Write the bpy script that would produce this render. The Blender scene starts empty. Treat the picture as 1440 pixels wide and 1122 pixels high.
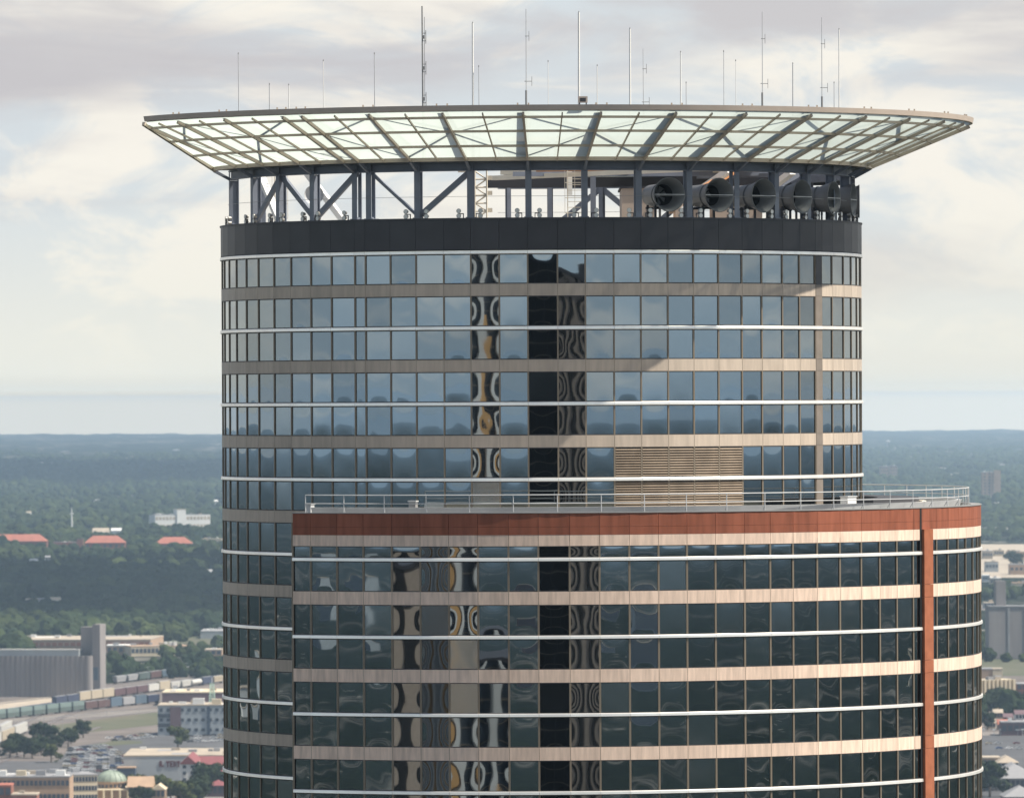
import bpy, math, random
import numpy as np
from math import sin, cos, radians, pi, sqrt, atan2, tan
random.seed(7); rng = np.random.default_rng(7)
sc = bpy.context.scene
COL = sc.collection
# ------------------------------------------------------------------ camera frame
F = 10350.0; CAMX = -1.62; CAMY = -400.0; EYE = 216.0; PHI = 0.0049
SUN_A = radians(80); SUN_E = radians(54.5)
def unroll(px, py):
    return px - PHI*(py-561), py + PHI*(px-720)
def G(px, py, h=0.0):
    """ground point (height h) that the photograph shows at px,py"""
    x, y = unroll(px, py)
    d = F*(EYE-h)/(y-561)
    return (CAMX + (x-720)*d/F, CAMY + d, h)
def at_depth(px, py, d):
    x, y = unroll(px, py)
    return (CAMX + (x-720)*d/F, CAMY + d, EYE - (y-561)*d/F)
def ang(px, cx, cy, R, py=561):
    """bearing on a round wall seen at column px"""
    x, _ = unroll(px, py); t = 0.0
    for _i in range(60):
        dep = (cy - CAMY) - R*cos(t)
        s = ((x-720)*dep/F + CAMX - cx)/R
        t = math.asin(max(-1, min(1, s)))
    return t
# ------------------------------------------------------------------ materials
def mat(name, color, rough=0.7, metal=0.0, var=0.0, scale=1.0, col2=None, bump=0.0, spec=0.4, streak=False, detail=4.0, island=0.0):
    m = bpy.data.materials.new(name); m.use_nodes = True
    nt = m.node_tree; b = nt.nodes['Principled BSDF']
    b.inputs['Roughness'].default_value = rough; b.inputs['Metallic'].default_value = metal
    b.inputs['Specular IOR Level'].default_value = spec
    c = tuple(color)+(1,)
    b.inputs['Base Color'].default_value = c
    if var or col2:
        tc = nt.nodes.new('ShaderNodeTexCoord'); mp = nt.nodes.new('ShaderNodeMapping')
        nt.links.new(tc.outputs['Object'], mp.inputs[0])
        mp.inputs['Scale'].default_value = (scale, scale, scale*(0.12 if streak else 1))
        n = nt.nodes.new('ShaderNodeTexNoise'); n.inputs['Scale'].default_value = 1.0; n.inputs['Detail'].default_value = detail
        nt.links.new(mp.outputs[0], n.inputs['Vector'])
        r = nt.nodes.new('ShaderNodeValToRGB'); r.color_ramp.elements[0].position = .33; r.color_ramp.elements[1].position = .67
        if col2: a, z = tuple(col2)+(1,), c
        else:
            a = tuple(v*(1-var) for v in color)+(1,); z = tuple(min(1, v*(1+var)) for v in color)+(1,)
        r.color_ramp.elements[0].color = a; r.color_ramp.elements[1].color = z
        nt.links.new(n.outputs['Fac'], r.inputs['Fac'])
        out = r.outputs['Color']
        if island:
            g = nt.nodes.new('ShaderNodeNewGeometry'); mr = nt.nodes.new('ShaderNodeMapRange')
            mr.inputs['To Min'].default_value = 1-island; mr.inputs['To Max'].default_value = 1+island
            nt.links.new(g.outputs['Random Per Island'], mr.inputs['Value'])
            mx = nt.nodes.new('ShaderNodeVectorMath'); mx.operation = 'SCALE'
            nt.links.new(out, mx.inputs[0]); nt.links.new(mr.outputs[0], mx.inputs['Scale']); out = mx.outputs[0]
        nt.links.new(out, b.inputs['Base Color'])
        if bump:
            bp = nt.nodes.new('ShaderNodeBump'); bp.inputs['Strength'].default_value = bump; bp.inputs['Distance'].default_value = .05
            nt.links.new(n.outputs['Fac'], bp.inputs['Height']); nt.links.new(bp.outputs[0], b.inputs['Normal'])
    return m
M = {}
M['beige'] = mat('pink granite', (.73,.565,.455), .45, var=.15, scale=5, island=.09, streak=True, detail=6)
M['taupe_band'] = mat('taupe granite', (.47,.395,.325), .45, var=.10, scale=4, island=.07, streak=True, detail=6)
M['red'] = mat('red granite', (.26,.088,.052), .6, var=.18, scale=3.0, island=.10, streak=True, spec=.2)
M['terracotta'] = mat('red granite pier', (.32,.115,.062), .6, var=.12, scale=2.0, island=.05, spec=.2)
M['charcoal'] = mat('charcoal cladding', (.040,.040,.046), .42, var=.12, scale=.8, island=.10)
M['bar'] = mat('bright aluminium band', (.97,.93,.87), .30, metal=.62, var=.05, scale=1.0, island=.03)
M['mullion'] = mat('bronze mullion', (.23,.19,.145), .4, metal=.3)
M['transom'] = mat('dark transom', (.045,.043,.045), .5)
M['core'] = mat('dark core', (.012,.012,.014), .8)
M['pier'] = mat('taupe pier', (.20,.17,.145), .5, var=.1, scale=1.5)
M['louver'] = mat('bronze louvre', (.235,.18,.13), .55, var=.18, scale=1.2, island=.06)
M['steel'] = mat('blue grey steel', (.175,.195,.24), .45, var=.10, scale=1.2, island=.06)
M['steel_dark'] = mat('dark soffit steel', (.05,.05,.058), .5)
M['rib'] = mat('taupe canopy steel', (.46,.39,.31), .45, var=.08, scale=.8)
M['fascia'] = mat('canopy fascia', (.56,.47,.40), .45, var=.06, scale=.6)
M['cowl'] = mat('grey cowl metal', (.14,.145,.15), .5, metal=.1, var=.12, scale=1.0)
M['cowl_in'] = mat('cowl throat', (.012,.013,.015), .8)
M['white'] = mat('white paint', (.78,.77,.74), .5, var=.04, scale=.7)
M['cream'] = mat('cream steel', (.66,.60,.50), .5, var=.08, scale=.7)
M['rust'] = mat('orange primer steel', (.42,.20,.09), .6, var=.15, scale=1)
M['grey'] = mat('light grey metal', (.48,.49,.50), .45, var=.08, scale=.9)
M['midgrey'] = mat('mid grey metal', (.24,.24,.24), .5, var=.08, scale=.9)
M['lamp'] = mat('floodlight housing', (.30,.29,.27), .35, metal=.3)
M['lens'] = mat('floodlight lens', (.6,.6,.58), .12, spec=.8)
M['roof'] = mat('roof membrane', (.30,.29,.27), .8, var=.15, scale=.5)
M['pent'] = mat('penthouse cladding', (.42,.34,.28), .6, var=.07, scale=.6)

def glass_mat(name, col, wav=.0):
    m = bpy.data.materials.new(name); m.use_nodes = True; nt = m.node_tree; b = nt.nodes['Principled BSDF']
    b.inputs['Metallic'].default_value = 1; b.inputs['Roughness'].default_value = .015
    g = nt.nodes.new('ShaderNodeNewGeometry'); r = nt.nodes.new('ShaderNodeValToRGB')
    r.color_ramp.elements[0].color = tuple(v*.80 for v in col)+(1,); r.color_ramp.elements[1].color = tuple(v*1.16 for v in col)+(1,)
    oi = nt.nodes.new('ShaderNodeObjectInfo'); ad = nt.nodes.new('ShaderNodeMath'); ad.operation='ADD'
    fr = nt.nodes.new('ShaderNodeMath'); fr.operation='FRACT'
    nt.links.new(g.outputs['Random Per Island'], ad.inputs[0]); nt.links.new(oi.outputs['Random'], ad.inputs[1])
    nt.links.new(ad.outputs[0], fr.inputs[0]); nt.links.new(fr.outputs[0], r.inputs[0]); nt.links.new(r.outputs[0], b.inputs['Base Color'])
    mr = nt.nodes.new('ShaderNodeMapRange'); mr.inputs['From Min'].default_value = .86; mr.inputs['To Min'].default_value = .012; mr.inputs['To Max'].default_value = .09; nt.links.new(fr.outputs[0], mr.inputs['Value']); nt.links.new(mr.outputs[0], b.inputs['Roughness'])
    return m
M['glass'] = glass_mat('reflective glazing', (.268,.305,.33))
M['bgglass'] = mat('dark window glass', (.035,.045,.06), .12, spec=.6)

def canopy_glass():
    m = bpy.data.materials.new('frosted canopy glass'); m.use_nodes = True; nt = m.node_tree
    for n in list(nt.nodes):
        if n.type != 'OUTPUT_MATERIAL': nt.nodes.remove(n)
    out = [n for n in nt.nodes if n.type == 'OUTPUT_MATERIAL'][0]
    t = nt.nodes.new('ShaderNodeBsdfTranslucent'); t.inputs[0].default_value = (.44,.495,.465,1)
    p = nt.nodes.new('ShaderNodeBsdfTransparent'); p.inputs[0].default_value = (.93,.98,.95,1)
    gl = nt.nodes.new('ShaderNodeBsdfGlossy'); gl.inputs['Roughness'].default_value = .15
    m1 = nt.nodes.new('ShaderNodeMixShader'); m1.inputs[0].default_value = .12
    m2 = nt.nodes.new('ShaderNodeMixShader'); m2.inputs[0].default_value = .05
    nt.links.new(t.outputs[0], m1.inputs[1]); nt.links.new(p.outputs[0], m1.inputs[2])
    nt.links.new(m1.outputs[0], m2.inputs[1]); nt.links.new(gl.outputs[0], m2.inputs[2]); nt.links.new(m2.outputs[0], out.inputs[0])
    return m
M['canopy'] = canopy_glass()
# ------------------------------------------------------------------ mesh builder
class MB:
    def __init__(s): s.v = []; s.f = []; s.mi = []; s.sm = []; s.cur = 0
    def add(s, vs, fs, smooth=False):
        o = len(s.v); s.v += vs
        for f in fs: s.f.append(tuple(i+o for i in f)); s.mi.append(s.cur); s.sm.append(smooth)
    def hexa(s, p):   # 8 points: bottom 4, top 4
        s.add(list(p), [(3,2,1,0),(4,5,6,7),(0,1,5,4),(1,2,6,5),(2,3,7,6),(3,0,4,7)])
    def box(s, x0, x1, y0, y1, z0, z1):
        s.hexa([(x0,y0,z0),(x1,y0,z0),(x1,y1,z0),(x0,y1,z0),(x0,y0,z1),(x1,y0,z1),(x1,y1,z1),(x0,y1,z1)])
    def obox(s, o, u, w, x0, x1, y0, y1, z0, z1):  # oriented: origin o, horizontal axes u (x) and w (y)
        P = lambda x,y,z: (o[0]+u[0]*x+w[0]*y, o[1]+u[1]*x+w[1]*y, o[2]+z)
        s.hexa([P(x0,y0,z0),P(x1,y0,z0),P(x1,y1,z0),P(x0,y1,z0),P(x0,y0,z1),P(x1,y0,z1),P(x1,y1,z1),P(x0,y1,z1)])
    def chord(s, c, t0, t1, r0, r1, z0, z1, gap=0.0):
        """flat panel between two bearings; outer face r1, inner r0"""
        def pt(t, r): return (c[0]+r*sin(t), c[1]-r*cos(t))
        g = gap/r1
        a0, a1 = pt(t0+g, r1), pt(t1-g, r1); b0, b1 = pt(t0+g, r0), pt(t1-g, r0)
        s.hexa([(a0[0],a0[1],z0),(a1[0],a1[1],z0),(b1[0],b1[1],z0),(b0[0],b0[1],z0),
                (a0[0],a0[1],z1),(a1[0],a1[1],z1),(b1[0],b1[1],z1),(b0[0],b0[1],z1)])
    def beam(s, a, b, w, h=None, up=(0,0,1)):
        h = h or w
        a = np.array(a, float); b = np.array(b, float); d = b-a; L = np.linalg.norm(d); d /= L
        up = np.array(up, float)
        if abs(d@up) > .98: up = np.array((1.,0,0))
        x = np.cross(d, up); x /= np.linalg.norm(x); y = np.cross(x, d)
        P = []
        for q in (a, b):
            for sx, sy in ((-1,-1),(1,-1),(1,1),(-1,1)): P.append(tuple(q+x*sx*w/2+y*sy*h/2))
        s.hexa(P)
    def tube(s, a, b, r0, r1=None, n=10, caps=True, smooth=True):
        r1 = r0 if r1 is None else r1
        a = np.array(a, float); b = np.array(b, float); d = b-a; d /= np.linalg.norm(d)
        up = np.array((0,0,1.)) if abs(d[2]) < .95 else np.array((1.,0,0))
        x = np.cross(d, up); x /= np.linalg.norm(x); y = np.cross(d, x)
        vs = []
        for q, r in ((a,r0),(b,r1)):
            for i in range(n):
                t = 2*pi*i/n; vs.append(tuple(q+x*cos(t)*r+y*sin(t)*r))
        s.add(vs, [(i,(i+1)%n,n+(i+1)%n,n+i) for i in range(n)], smooth)
        if caps: s.add([vs[i] for i in range(n)], [tuple(range(n))[::-1]]); s.add([vs[n+i] for i in range(n)], [tuple(range(n))])
    def lathe(s, c, prof, n=64, t0=0, t1=2*pi, smooth=True, closed=False):
        """profile of (r,z) swept over bearings t0..t1 about the vertical through c"""
        full = abs(t1-t0-2*pi) < 1e-6; k = n if full else n+1; m = len(prof)
        vs = [(c[0]+r*sin(t0+(t1-t0)*i/n), c[1]-r*cos(t0+(t1-t0)*i/n), z) for i in range(k) for r, z in prof]
        fs = []
        for i in range(n):
            j = (i+1) % k
            for q in range(m if closed else m-1):
                q2 = (q+1) % m; fs.append((i*m+q, j*m+q, j*m+q2, i*m+q2))
        s.add(vs, fs, smooth)
        if closed and not full: s.add([vs[q] for q in range(m)], [tuple(range(m))]); s.add([vs[n*m+q] for q in range(m)], [tuple(range(m))[::-1]])
    def build(s, name, mats, parent=None, loc=None):
        me = bpy.data.meshes.new(name); 
        vs = s.v if loc is None else [(x-loc[0], y-loc[1], z-loc[2]) for x,y,z in s.v]
        me.from_pydata(vs, [], s.f)
        for m in (mats if isinstance(mats, (list,tuple)) else [mats]): me.materials.append(m)
        me.polygons.foreach_set('material_index', s.mi); me.polygons.foreach_set('use_smooth', s.sm)
        me.update()
        o = bpy.data.objects.new(name, me); COL.objects.link(o)
        if loc is not None: o.location = loc
        if parent is not None: o.parent = parent
        return o
def tag(o, label=None, cat=None, group=None, kind=None):
    if label: o['label'] = label
    if cat: o['category'] = cat
    if group: o['group'] = group
    if kind: o['kind'] = kind
    return o
def empty(name, loc=(0,0,0), rz=0, **k):
    o = bpy.data.objects.new(name, None); COL.objects.link(o); o.location = loc; o.rotation_euler = (0,0,rz); o.empty_display_size = .5
    return tag(o, **k)
def copy_tree(o, loc=None, rz=None, parent=None, scale=None):
    c = o.copy(); COL.objects.link(c); c.parent = parent
    if loc is not None: c.location = loc
    if rz is not None: c.rotation_euler = (0,0,rz)
    if scale is not None: c.scale = scale
    for ch in list(o.children): copy_tree(ch, parent=c)
    return c
ORD = ['first','second','third','fourth','fifth','sixth','seventh','eighth','ninth','tenth','eleventh','twelfth','thirteenth','fourteenth','fifteenth','sixteenth','seventeenth','eighteenth','nineteenth','twentieth','twenty-first','twenty-second','twenty-third','twenty-fourth']
ORD += ['%s-%s' % (a_, b_) for a_ in ('twenty','thirty','forty') for b_ in ORD[:9]][4:]
_tens = 0
# ================================================================== THE TOWER
E = EYE
tower = empty('office_tower', (0,0,0), label='tall round glass office tower with flared glass crown and lower curved wing', cat='skyscraper')
C0 = (0.0, 0.0); R0 = 17.36
C1 = (-.47, -3.0); R1 = 24.04
PITCH = 3.943
def barz(k): return E + 7.635 - PITCH*k
def bandz(k): return E + 5.675 - PITCH*k
px_right = [742,784,823,863,901,939,975,1010,1043,1071,1100,1124,1146,1155,1170,1186,1197]
px_left = [702,662,624,585,549,514,499,466,437,409,385,363,346,332]
T0 = [ang(p, *C0, R0, 380) for p in px_right]
TL = [ang(p, *C0, R0, 380) for p in px_left]
t = T0[-1]
while t < pi*.98: t += radians(4.9); T0.append(t)
t = TL[-1]
while t > -pi*.98: t -= radians(5.0); TL.append(t)
A0 = sorted(TL + T0); A0 = [a for a in A0 if a > A0[0]]   # mullion bearings all round
A0c = A0 + [A0[0] + 2*pi]
i_strip = A0.index(T0[12])           # pier bay starts here
px1 = [412,437,474,511,551,591,631,672,715,757,801,843,885,926,966,1006,1047,1083,1115,1149,1181,1211,1237,1261,1284,1296,1307,1317,1333,1347,1358,1368]
A1 = [ang(p, *C1, R1, 780) for p in px1]
t = A1[-1]
while t < radians(172): t += radians(3.75); A1.append(t)
i_pier1 = 25
END1 = A1[-1]
def pane(mb, c, t0, t1, r, z0, z1, wid, n=8):
    """one slightly pillowed sheet of glass"""
    w = wid/2/r
    a = np.array((c[0]+r*sin(t0+w), c[1]-r*cos(t0+w))); b = np.array((c[0]+r*sin(t1-w), c[1]-r*cos(t1-w)))
    nrm = np.array(((b-a)[1], -(b-a)[0])); L = np.linalg.norm(nrm); nrm /= L
    if L < .05: return
    A = random.choice((1,1,1,1.35))*random.uniform(.0004,.0026)*min(1, L/1.3+.1); tx = random.gauss(0,.0010); tz = random.gauss(0,.0009); k1 = random.uniform(.4,1.3); ph = random.uniform(0,6.3); ph2 = random.uniform(0,6.3)
    B = random.choice((0,0,.0002,.0005))*random.uniform(.5,1.2)
    fu = random.uniform(2.2,4.2); fv = random.uniform(1.5,3.2)
    vs = []
    for j in range(n+1):
        v = 2*j/n-1
        for i in range(n+1):
            u = 2*i/n-1
            q = a+(b-a)*(i/n)
            e = A*(1-abs(u)**(2+k1))*(1-abs(v)**2.4) + tx*u*L/2 + tz*v*(z1-z0)/2 + B*sin(fu*u+ph+1.3*v)*sin(fv*v+ph2) 
            vs.append((q[0]+nrm[0]*e, q[1]+nrm[1]*e, z0+(z1-z0)*j/n))
    mb.add(vs, [(j*(n+1)+i, j*(n+1)+i+1, (j+1)*(n+1)+i+1, (j+1)*(n+1)+i) for j in range(n) for i in range(n)], True)
wins = []   # (size, args)
def build_shell(c, R, A, closed, kind, ktop, kbot, skip=()):
    pairs = [(A[i], A[i+1]) for i in range(len(A)-1)]
    bandm = M['taupe_band'] if kind == 'main' else M['beige']
    # window rows as (z0,z1,tagrow)
    rows = []
    for k in range(ktop, kbot+1):
        if kind == 'wing' and k == 4 - 1: continue
        rows.append(('u', k, bandz(k)+.31, barz(k)-.083))
        rows.append(('l', k, barz(k+1)+.083, bandz(k)-.31))
    return pairs, rows, bandm
# --- main shaft: detailed down to z_det, plain below
KB = 8
pairs0 = [(A0c[i], A0c[i+1]) for i in range(len(A0))]
def is_front(t0, t1, c, R):
    return cos((t0+t1)/2) > -.05
def add_rings(c, R, pairs, bars, bands, bandm, pier_i, zlo, zhi, pierm):
    for z in bars:
        mb = MB()
        for i, (a, b) in enumerate(pairs):
            zz = z
            def pt(t, r): return (c[0]+r*sin(t), c[1]-r*cos(t))
            g = .006/R; ro = R+.11; prof = [(R-.05,-.09),(R+.06,-.09),(R+.098,-.07),(R+.088,.06),(R+.075,.085),(R+.03,.092),(R-.05,.09)]
            va = [pt(a+g, r)+(z+dz,) for r, dz in prof]; vb = [pt(b-g, r)+(z+dz,) for r, dz in prof]
            n = len(prof)
            mb.add(va+vb, [(q, n+q, n+q+1, q+1) for q in range(n-1)]+[tuple(range(n))[::-1], tuple(range(n, 2*n))])
        mb.build('metal_band', M['bar'], tower)
    for (z, h) in bands:
        mbs = [MB(), MB()]
        for i, (a, b) in enumerate(pairs):
            if i == pier_i: continue
            mbs[1 if (c is C1 and i > pier_i) else 0].chord(c, a, b, R-.12, R+.03, z-h/2, z+h/2, .012)
        for q in mbs:
            if q.f: q.build('spandrel_band', bandm, tower)
# main bars & bands
bars0 = [barz(k) for k in range(0, KB)]
bands0 = [(bandz(k), .62) for k in range(0, KB)]
add_rings(C0, R0, pairs0, bars0, bands0, M['taupe_band'], i_strip, 0, 0, M['pier'])
rows0 = []
for k in range(KB):
    rows0.append((bandz(k)+.31, barz(k)-.083, 'u', k)); 
    if k < KB-1: rows0.append((barz(k+1)+.083, bandz(k)-.31, 'l', k))
louver_px = (T0[3]-1e-4, T0[8]+1e-4)
frames = {}
for (z0, z1, s, k) in rows0:
    fr = MB(); fr2 = MB()
    for i, (a, b) in enumerate(pairs0):
        if i == i_strip: continue
        fr.chord(C0, a, b, R0-.1, R0+.012, z0+.001, z0+.055, .04); fr2.chord(C0, a, b, R0-.1, R0+.012, z1-.055, z1-.001, .04)
        lv = a > louver_px[0] and b < louver_px[1] and ((s == 'l' and k == 2) or (s == 'u' and k == 3))
        if lv:
            mb = MB(); zz0, zz1 = z0+.055, z1-.055; n = 11
            for q in range(n):
                zc = zz0+(zz1-zz0)*(q+.5)/n; 
                def pt(t, r): return (C0[0]+r*sin(t), C0[1]-r*cos(t))
                g = .05/R0; hh = (zz1-zz0)/n
                P = []
                for r, dz in ((R0+.03,-hh*.42),(R0-.06,hh*.30),(R0-.06,hh*.48),(R0+.03,-hh*.16)):
                    P.append((r, zc+dz))
                va = [pt(a+g, r)+(z,) for r, z in P]; vb = [pt(b-g, r)+(z,) for r, z in P]
                mb.add(va+vb, [(0,4,5,1),(1,5,6,2),(2,6,7,3),(3,7,4,0),(3,2,1,0),(4,5,6,7)])
            mb.chord(C0, a, b, R0-.075, R0-.07, zz0, zz1, .05)
            tag(mb.build('louver_panel', M['louver'], tower), 'bronze slatted ventilation panel')
        else:
            wins.append((cos((a+b)/2) * (b-a) * R0 * (z1-z0) if (z0 > E-7 or (a < TL[8])) else -1 + cos((a+b)/2)*.01, (C0, a, b, R0-.03, z0+.05, z1-.05, .085)))
    fr.build('transom', M['transom'], tower); fr2.build('transom', M['transom'], tower)
# pier on the right of the main shaft
a, b = pairs0[i_strip]
mb = MB(); 
for k in range(KB):
    mb.cur = 1 if k == 0 else 0
    mb.chord(C0, a, b, R0-.1, R0+.04, bandz(k)+.31, barz(k)-.09, .02)
    mb.cur = 0
    mb.chord(C0, a, b, R0-.1, R0+.04, bandz(k)-.30, bandz(k)+.30, .02)
    if k < KB-1: mb.chord(C0, a, b, R0-.1, R0+.04, barz(k+1)+.09, bandz(k)-.31, .02)
mb.build('pier', [M['pier'], M['charcoal']], tower)
# mullions
back = MB()
for i, a in enumerate(A0):
    z0, z1 = bandz(KB-1)-.3, barz(0)-.05
    m_ = MB() if cos(a) > -.02 else back
    m_.chord(C0, a-.043/R0, a+.043/R0, R0-.12, R0+.022, z0, z1)
    if m_ is not back: m_.build('mullion', M['mullion'], tower)
# parapet
mb = MB()
for (a, b) in pairs0:
    mb.chord(C0, a, b, R0-.25, R0+.05, E+7.76, E+9.36, .009)
mb.build('parapet', M['charcoal'], tower)
mb = MB(); mb.lathe(C0, [(R0-.34,E+9.362),(R0+.09,E+9.362),(R0+.09,E+9.43),(R0-.34,E+9.43)], 144, closed=True, smooth=False)
mb.build('parapet_cap', M['steel_dark'], tower)
mb = MB(); mb.lathe(C0, [(0,E+8.6),(R0-.3,E+8.6)], 72, smooth=False); mb.build('roof_deck', M['roof'], tower)
mb = MB(); mb.lathe(C0, [(R0-.33,E+9.36),(R0-.33,bandz(KB-1))], 96); 
mb.lathe(C0, [(R0-.16,E+9.3),(R0-.16,bandz(KB-1)-.3)], 96); mb.build('core_wall', M['core'], tower)
# plain shaft below
mb = MB(); z = bandz(KB-1)-.31
mb.cur = 0
while z > 2:
    mb.cur = 1; mb.lathe(C0, [(R0-.03,z),(R0-.03,z-1.55)], 72); mb.cur = 2; mb.lathe(C0, [(R0-.03,z-1.55),(R0+.1,z-1.6),(R0+.1,z-1.7),(R0-.03,z-1.75)], 72)
    mb.cur = 1; mb.lathe(C0, [(R0-.03,z-1.75),(R0-.03,z-PITCH+.62)], 72); mb.cur = 0; mb.lathe(C0, [(R0+.03,z-PITCH+.62),(R0+.03,z-PITCH)], 72)
    z -= PITCH
mb.cur = 0; mb.lathe(C0, [(R0-.05,z+.02),(R0-.05,0)], 72)
mb.build('lower_shaft', [M['taupe_band'], M['bgglass'], M['bar']], tower)
# --- the lower curved wing
WT = E-5.80                          # top of its parapet
pairs1 = [(A1[i], A1[i+1]) for i in range(len(A1)-1)]
k1s = list(range(4, KB))
add_rings(C1, R1, pairs1, [barz(k) for k in k1s], [(E-7.175,.56)]+[(bandz(k), .66) for k in k1s], M['beige'], i_pier1, 0, 0, M['terracotta'])
rows1 = [(barz(4)+.083, E-7.455)]
for k in k1s:
    rows1.append((bandz(k)+.33, barz(k)-.083))
    if k < KB-1: rows1.append((barz(k+1)+.083, bandz(k)-.33))
for (z0, z1) in rows1:
    frs = [MB() for _ in range(4)]
    for i, (a, b) in enumerate(pairs1):
        if i == i_pier1: continue
        q = 0 if i < i_pier1 else 2
        frs[q].chord(C1, a, b, R1-.1, R1+.012, z0+.001, z0+.045, .04); frs[q+1].chord(C1, a, b, R1-.1, R1+.012, z1-.045, z1-.001, .04)
        wins.append((cos((a+b)/2)*(b-a)*R1*(z1-z0) if z0 > E-21 else -1+cos((a+b)/2)*.01, (C1, a, b, R1-.03, z0+.04, z1-.04, .085)))
    for f_ in frs: f_.build('transom', M['transom'], tower)
for (z0, z1) in ((E-6.895,E-6.49),(E-6.48,WT)):
    mb = MB()
    for (a, b) in pairs1: mb.chord(C1, a, b, R1-.2, R1+.035, z0, z1, .009)
    mb.build('red_cornice', M['red'], tower)
mb = MB(); a, b = pairs1[i_pier1]; zt = E-6.9
zs = [zt]+[v for k in k1s for v in (bandz(k)+.33, bandz(k)-.33)]
for q in range(len(zs)-1):
    mb.chord(C1, a-.002, b+.002, R1-.1, R1+.20, zs[q+1]+.008, zs[q]-.008 if q else zt)
mb.build('pier', M['terracotta'], tower)
mb = MB(); mb.chord(C1, a-.0095, a-.0025, R1-.1, R1+.045, bandz(KB-1), WT); mb.build('pier_shadow_strip', M['core'], tower)  # dark strip standing in for the shadow on the pier's left
back1 = MB()
for i, a in enumerate(A1):
    z0, z1 = bandz(KB-1)-.3, E-7.2
    m_ = MB() if cos(a) > -.02 else back1
    m_.chord(C1, a-.05/R1, a+.05/R1, R1-.12, R1+.022, z0, z1)
    if m_ is not back1: m_.build('mullion', M['mullion'], tower)
back.v_off = 0
n0 = len(back.v); back.v += back1.v; back.f += [tuple(q+n0 for q in f) for f in back1.f]; back.mi += back1.mi; back.sm += back1.sm
tag(back.build('rear_mullion', M['mullion'], tower), kind='stuff')
mb = MB(); mb.lathe(C1, [(R1-.33,WT),(R1-.16,WT-.05),(R1-.16,bandz(KB-1)-.3)], 120, A1[0]+.004, END1)
# end walls of the wing
for tt in (A1[0]+.003, END1-.003):
    p = (C1[0]+(R1+.02)*sin(tt), C1[1]-(R1+.02)*cos(tt)); q = (C0[0]+(R0-2)*sin(tt), C0[1]-(R0-2)*cos(tt))
    mb.add([p+(0,), q+(0,), q+(WT-.02,), p+(WT-.02,)], [(0,1,2,3)])
mb.build('core_wall', M['core'], tower)
mb = MB(); mb.lathe(C1, [(0.5,WT-.22),(R1-.2,WT-.22)], 120, A1[0], END1, smooth=False); mb.build('wing_roof_deck', M['roof'], tower)
mb = MB(); mb.lathe(C1, [(R1-.50,WT-.2),(R1-.50,WT+.05),(R1+.06,WT+.05),(R1+.06,WT+.002),(R1-.4,WT+.002)], 120, A1[0], END1, closed=True, smooth=False); mb.build('coping', M['midgrey'], tower)
mb = MB(); mb.lathe(C1, [(R1-1.15,WT-.2),(R1-1.0,WT+.30),(R1-1.25,WT+.30),(R1-1.4,WT-.2)], 120, A1[0]+.02, END1, closed=True, smooth=False); mb.build('roof_curb', M['grey'], tower)
mb = MB(); mb.lathe(C1, [(R1-2.9,WT-.2),(R1-2.9,WT+.22),(R1-3.1,WT+.22),(R1-3.1,WT-.2)], 120, A1[0]+.1, END1, closed=True, smooth=False); mb.build('roof_track', M['cream'], tower)
mb = MB(); mb.lathe(C1, [(R1-3.3,WT-.2),(R1-3.3,WT+.42),(R1-5.5,WT+.42),(R1-5.5,WT-.2)], 90, A1[26], END1, closed=True, smooth=False); mb.build('roof_plinth', M['steel_dark'], tower)
mb = MB(); z = bandz(KB-1)-.33
while z > 2:
    mb.cur = 1; mb.lathe(C1, [(R1-.03,z),(R1-.03,z-1.6)], 72, A1[0], END1); mb.cur = 2; mb.lathe(C1, [(R1-.03,z-1.6),(R1+.1,z-1.65),(R1+.1,z-1.75),(R1-.03,z-1.8)], 72, A1[0], END1)
    mb.cur = 1; mb.lathe(C1, [(R1-.03,z-1.8),(R1-.03,z-PITCH+.66)], 72, A1[0], END1); mb.cur = 0; mb.lathe(C1, [(R1+.03,z-PITCH+.66),(R1+.03,z-PITCH)], 72, A1[0], END1)
    z -= PITCH
mb.build('lower_wing_wall', [M['beige'], M['bgglass'], M['bar']], tower)
# windows: the 100 that show largest as parts, the rest one part
wins.sort(key=lambda w: -w[0])
rest = MB()
for i, (s, a) in enumerate(wins):
    if i < 100:
        mb = MB(); pane(mb, *a); mb.build('window', M['glass'], tower)
    else:
        front = cos((a[1]+a[2])/2) > -.1
        pane(rest, *a, n=8 if front else 1)
tag(rest.build('window_glazing', M['glass'], tower), kind='stuff')
# ------------------------------------------------------------------ crown
ZB = E+12.50; ZR = E+14.76; RB = 17.80; RR = 23.35
# bearings: columns
col_deg = [-80.5,-65,-55.2,-45.3,-35.2,-32.2,-22.5,-12.7,-2.4,7.45,17.2,26.9,36.9,46.7,56.4,67,77,88,98,108,118,128,138,148,158,168,178,186]
beam_r = 16.9
steel_end0, steel_end1 = radians(-82), radians(188)
def pol(t, r, z=None):
    p = (C0[0]+r*sin(t), C0[1]-r*cos(t)); return p if z is None else p+(z,)
cutA = np.array((-17.57,-3.1)); cutB = np.array((-21.3,-10.5))
def rmax(t):
    """how far out the canopy reaches at this bearing (its left end is cut straight)"""
    if t > radians(-60): return RR
    d = np.array((sin(t), -cos(t))); e = cutB-cutA
    den = d[0]*e[1]-d[1]*e[0]
    r = (cutA[0]*e[1]-cutA[1]*e[0])/den
    return max(0, min(RR, r))
def zr(r): return ZB + (ZR-ZB)*(r-RB)/(RR-RB)
fr_ = [0, .30, .61, .90, 1.0]
rad = [RB+(RR-RB)*f for f in fr_]
t_end = radians(-80); bays = []
main_ribs = [radians(d) for d in col_deg if d >= -78 ]
edges = [t_end]
rb = sorted([radians(d) for d in col_deg if d >= -76])
allr = []
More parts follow.
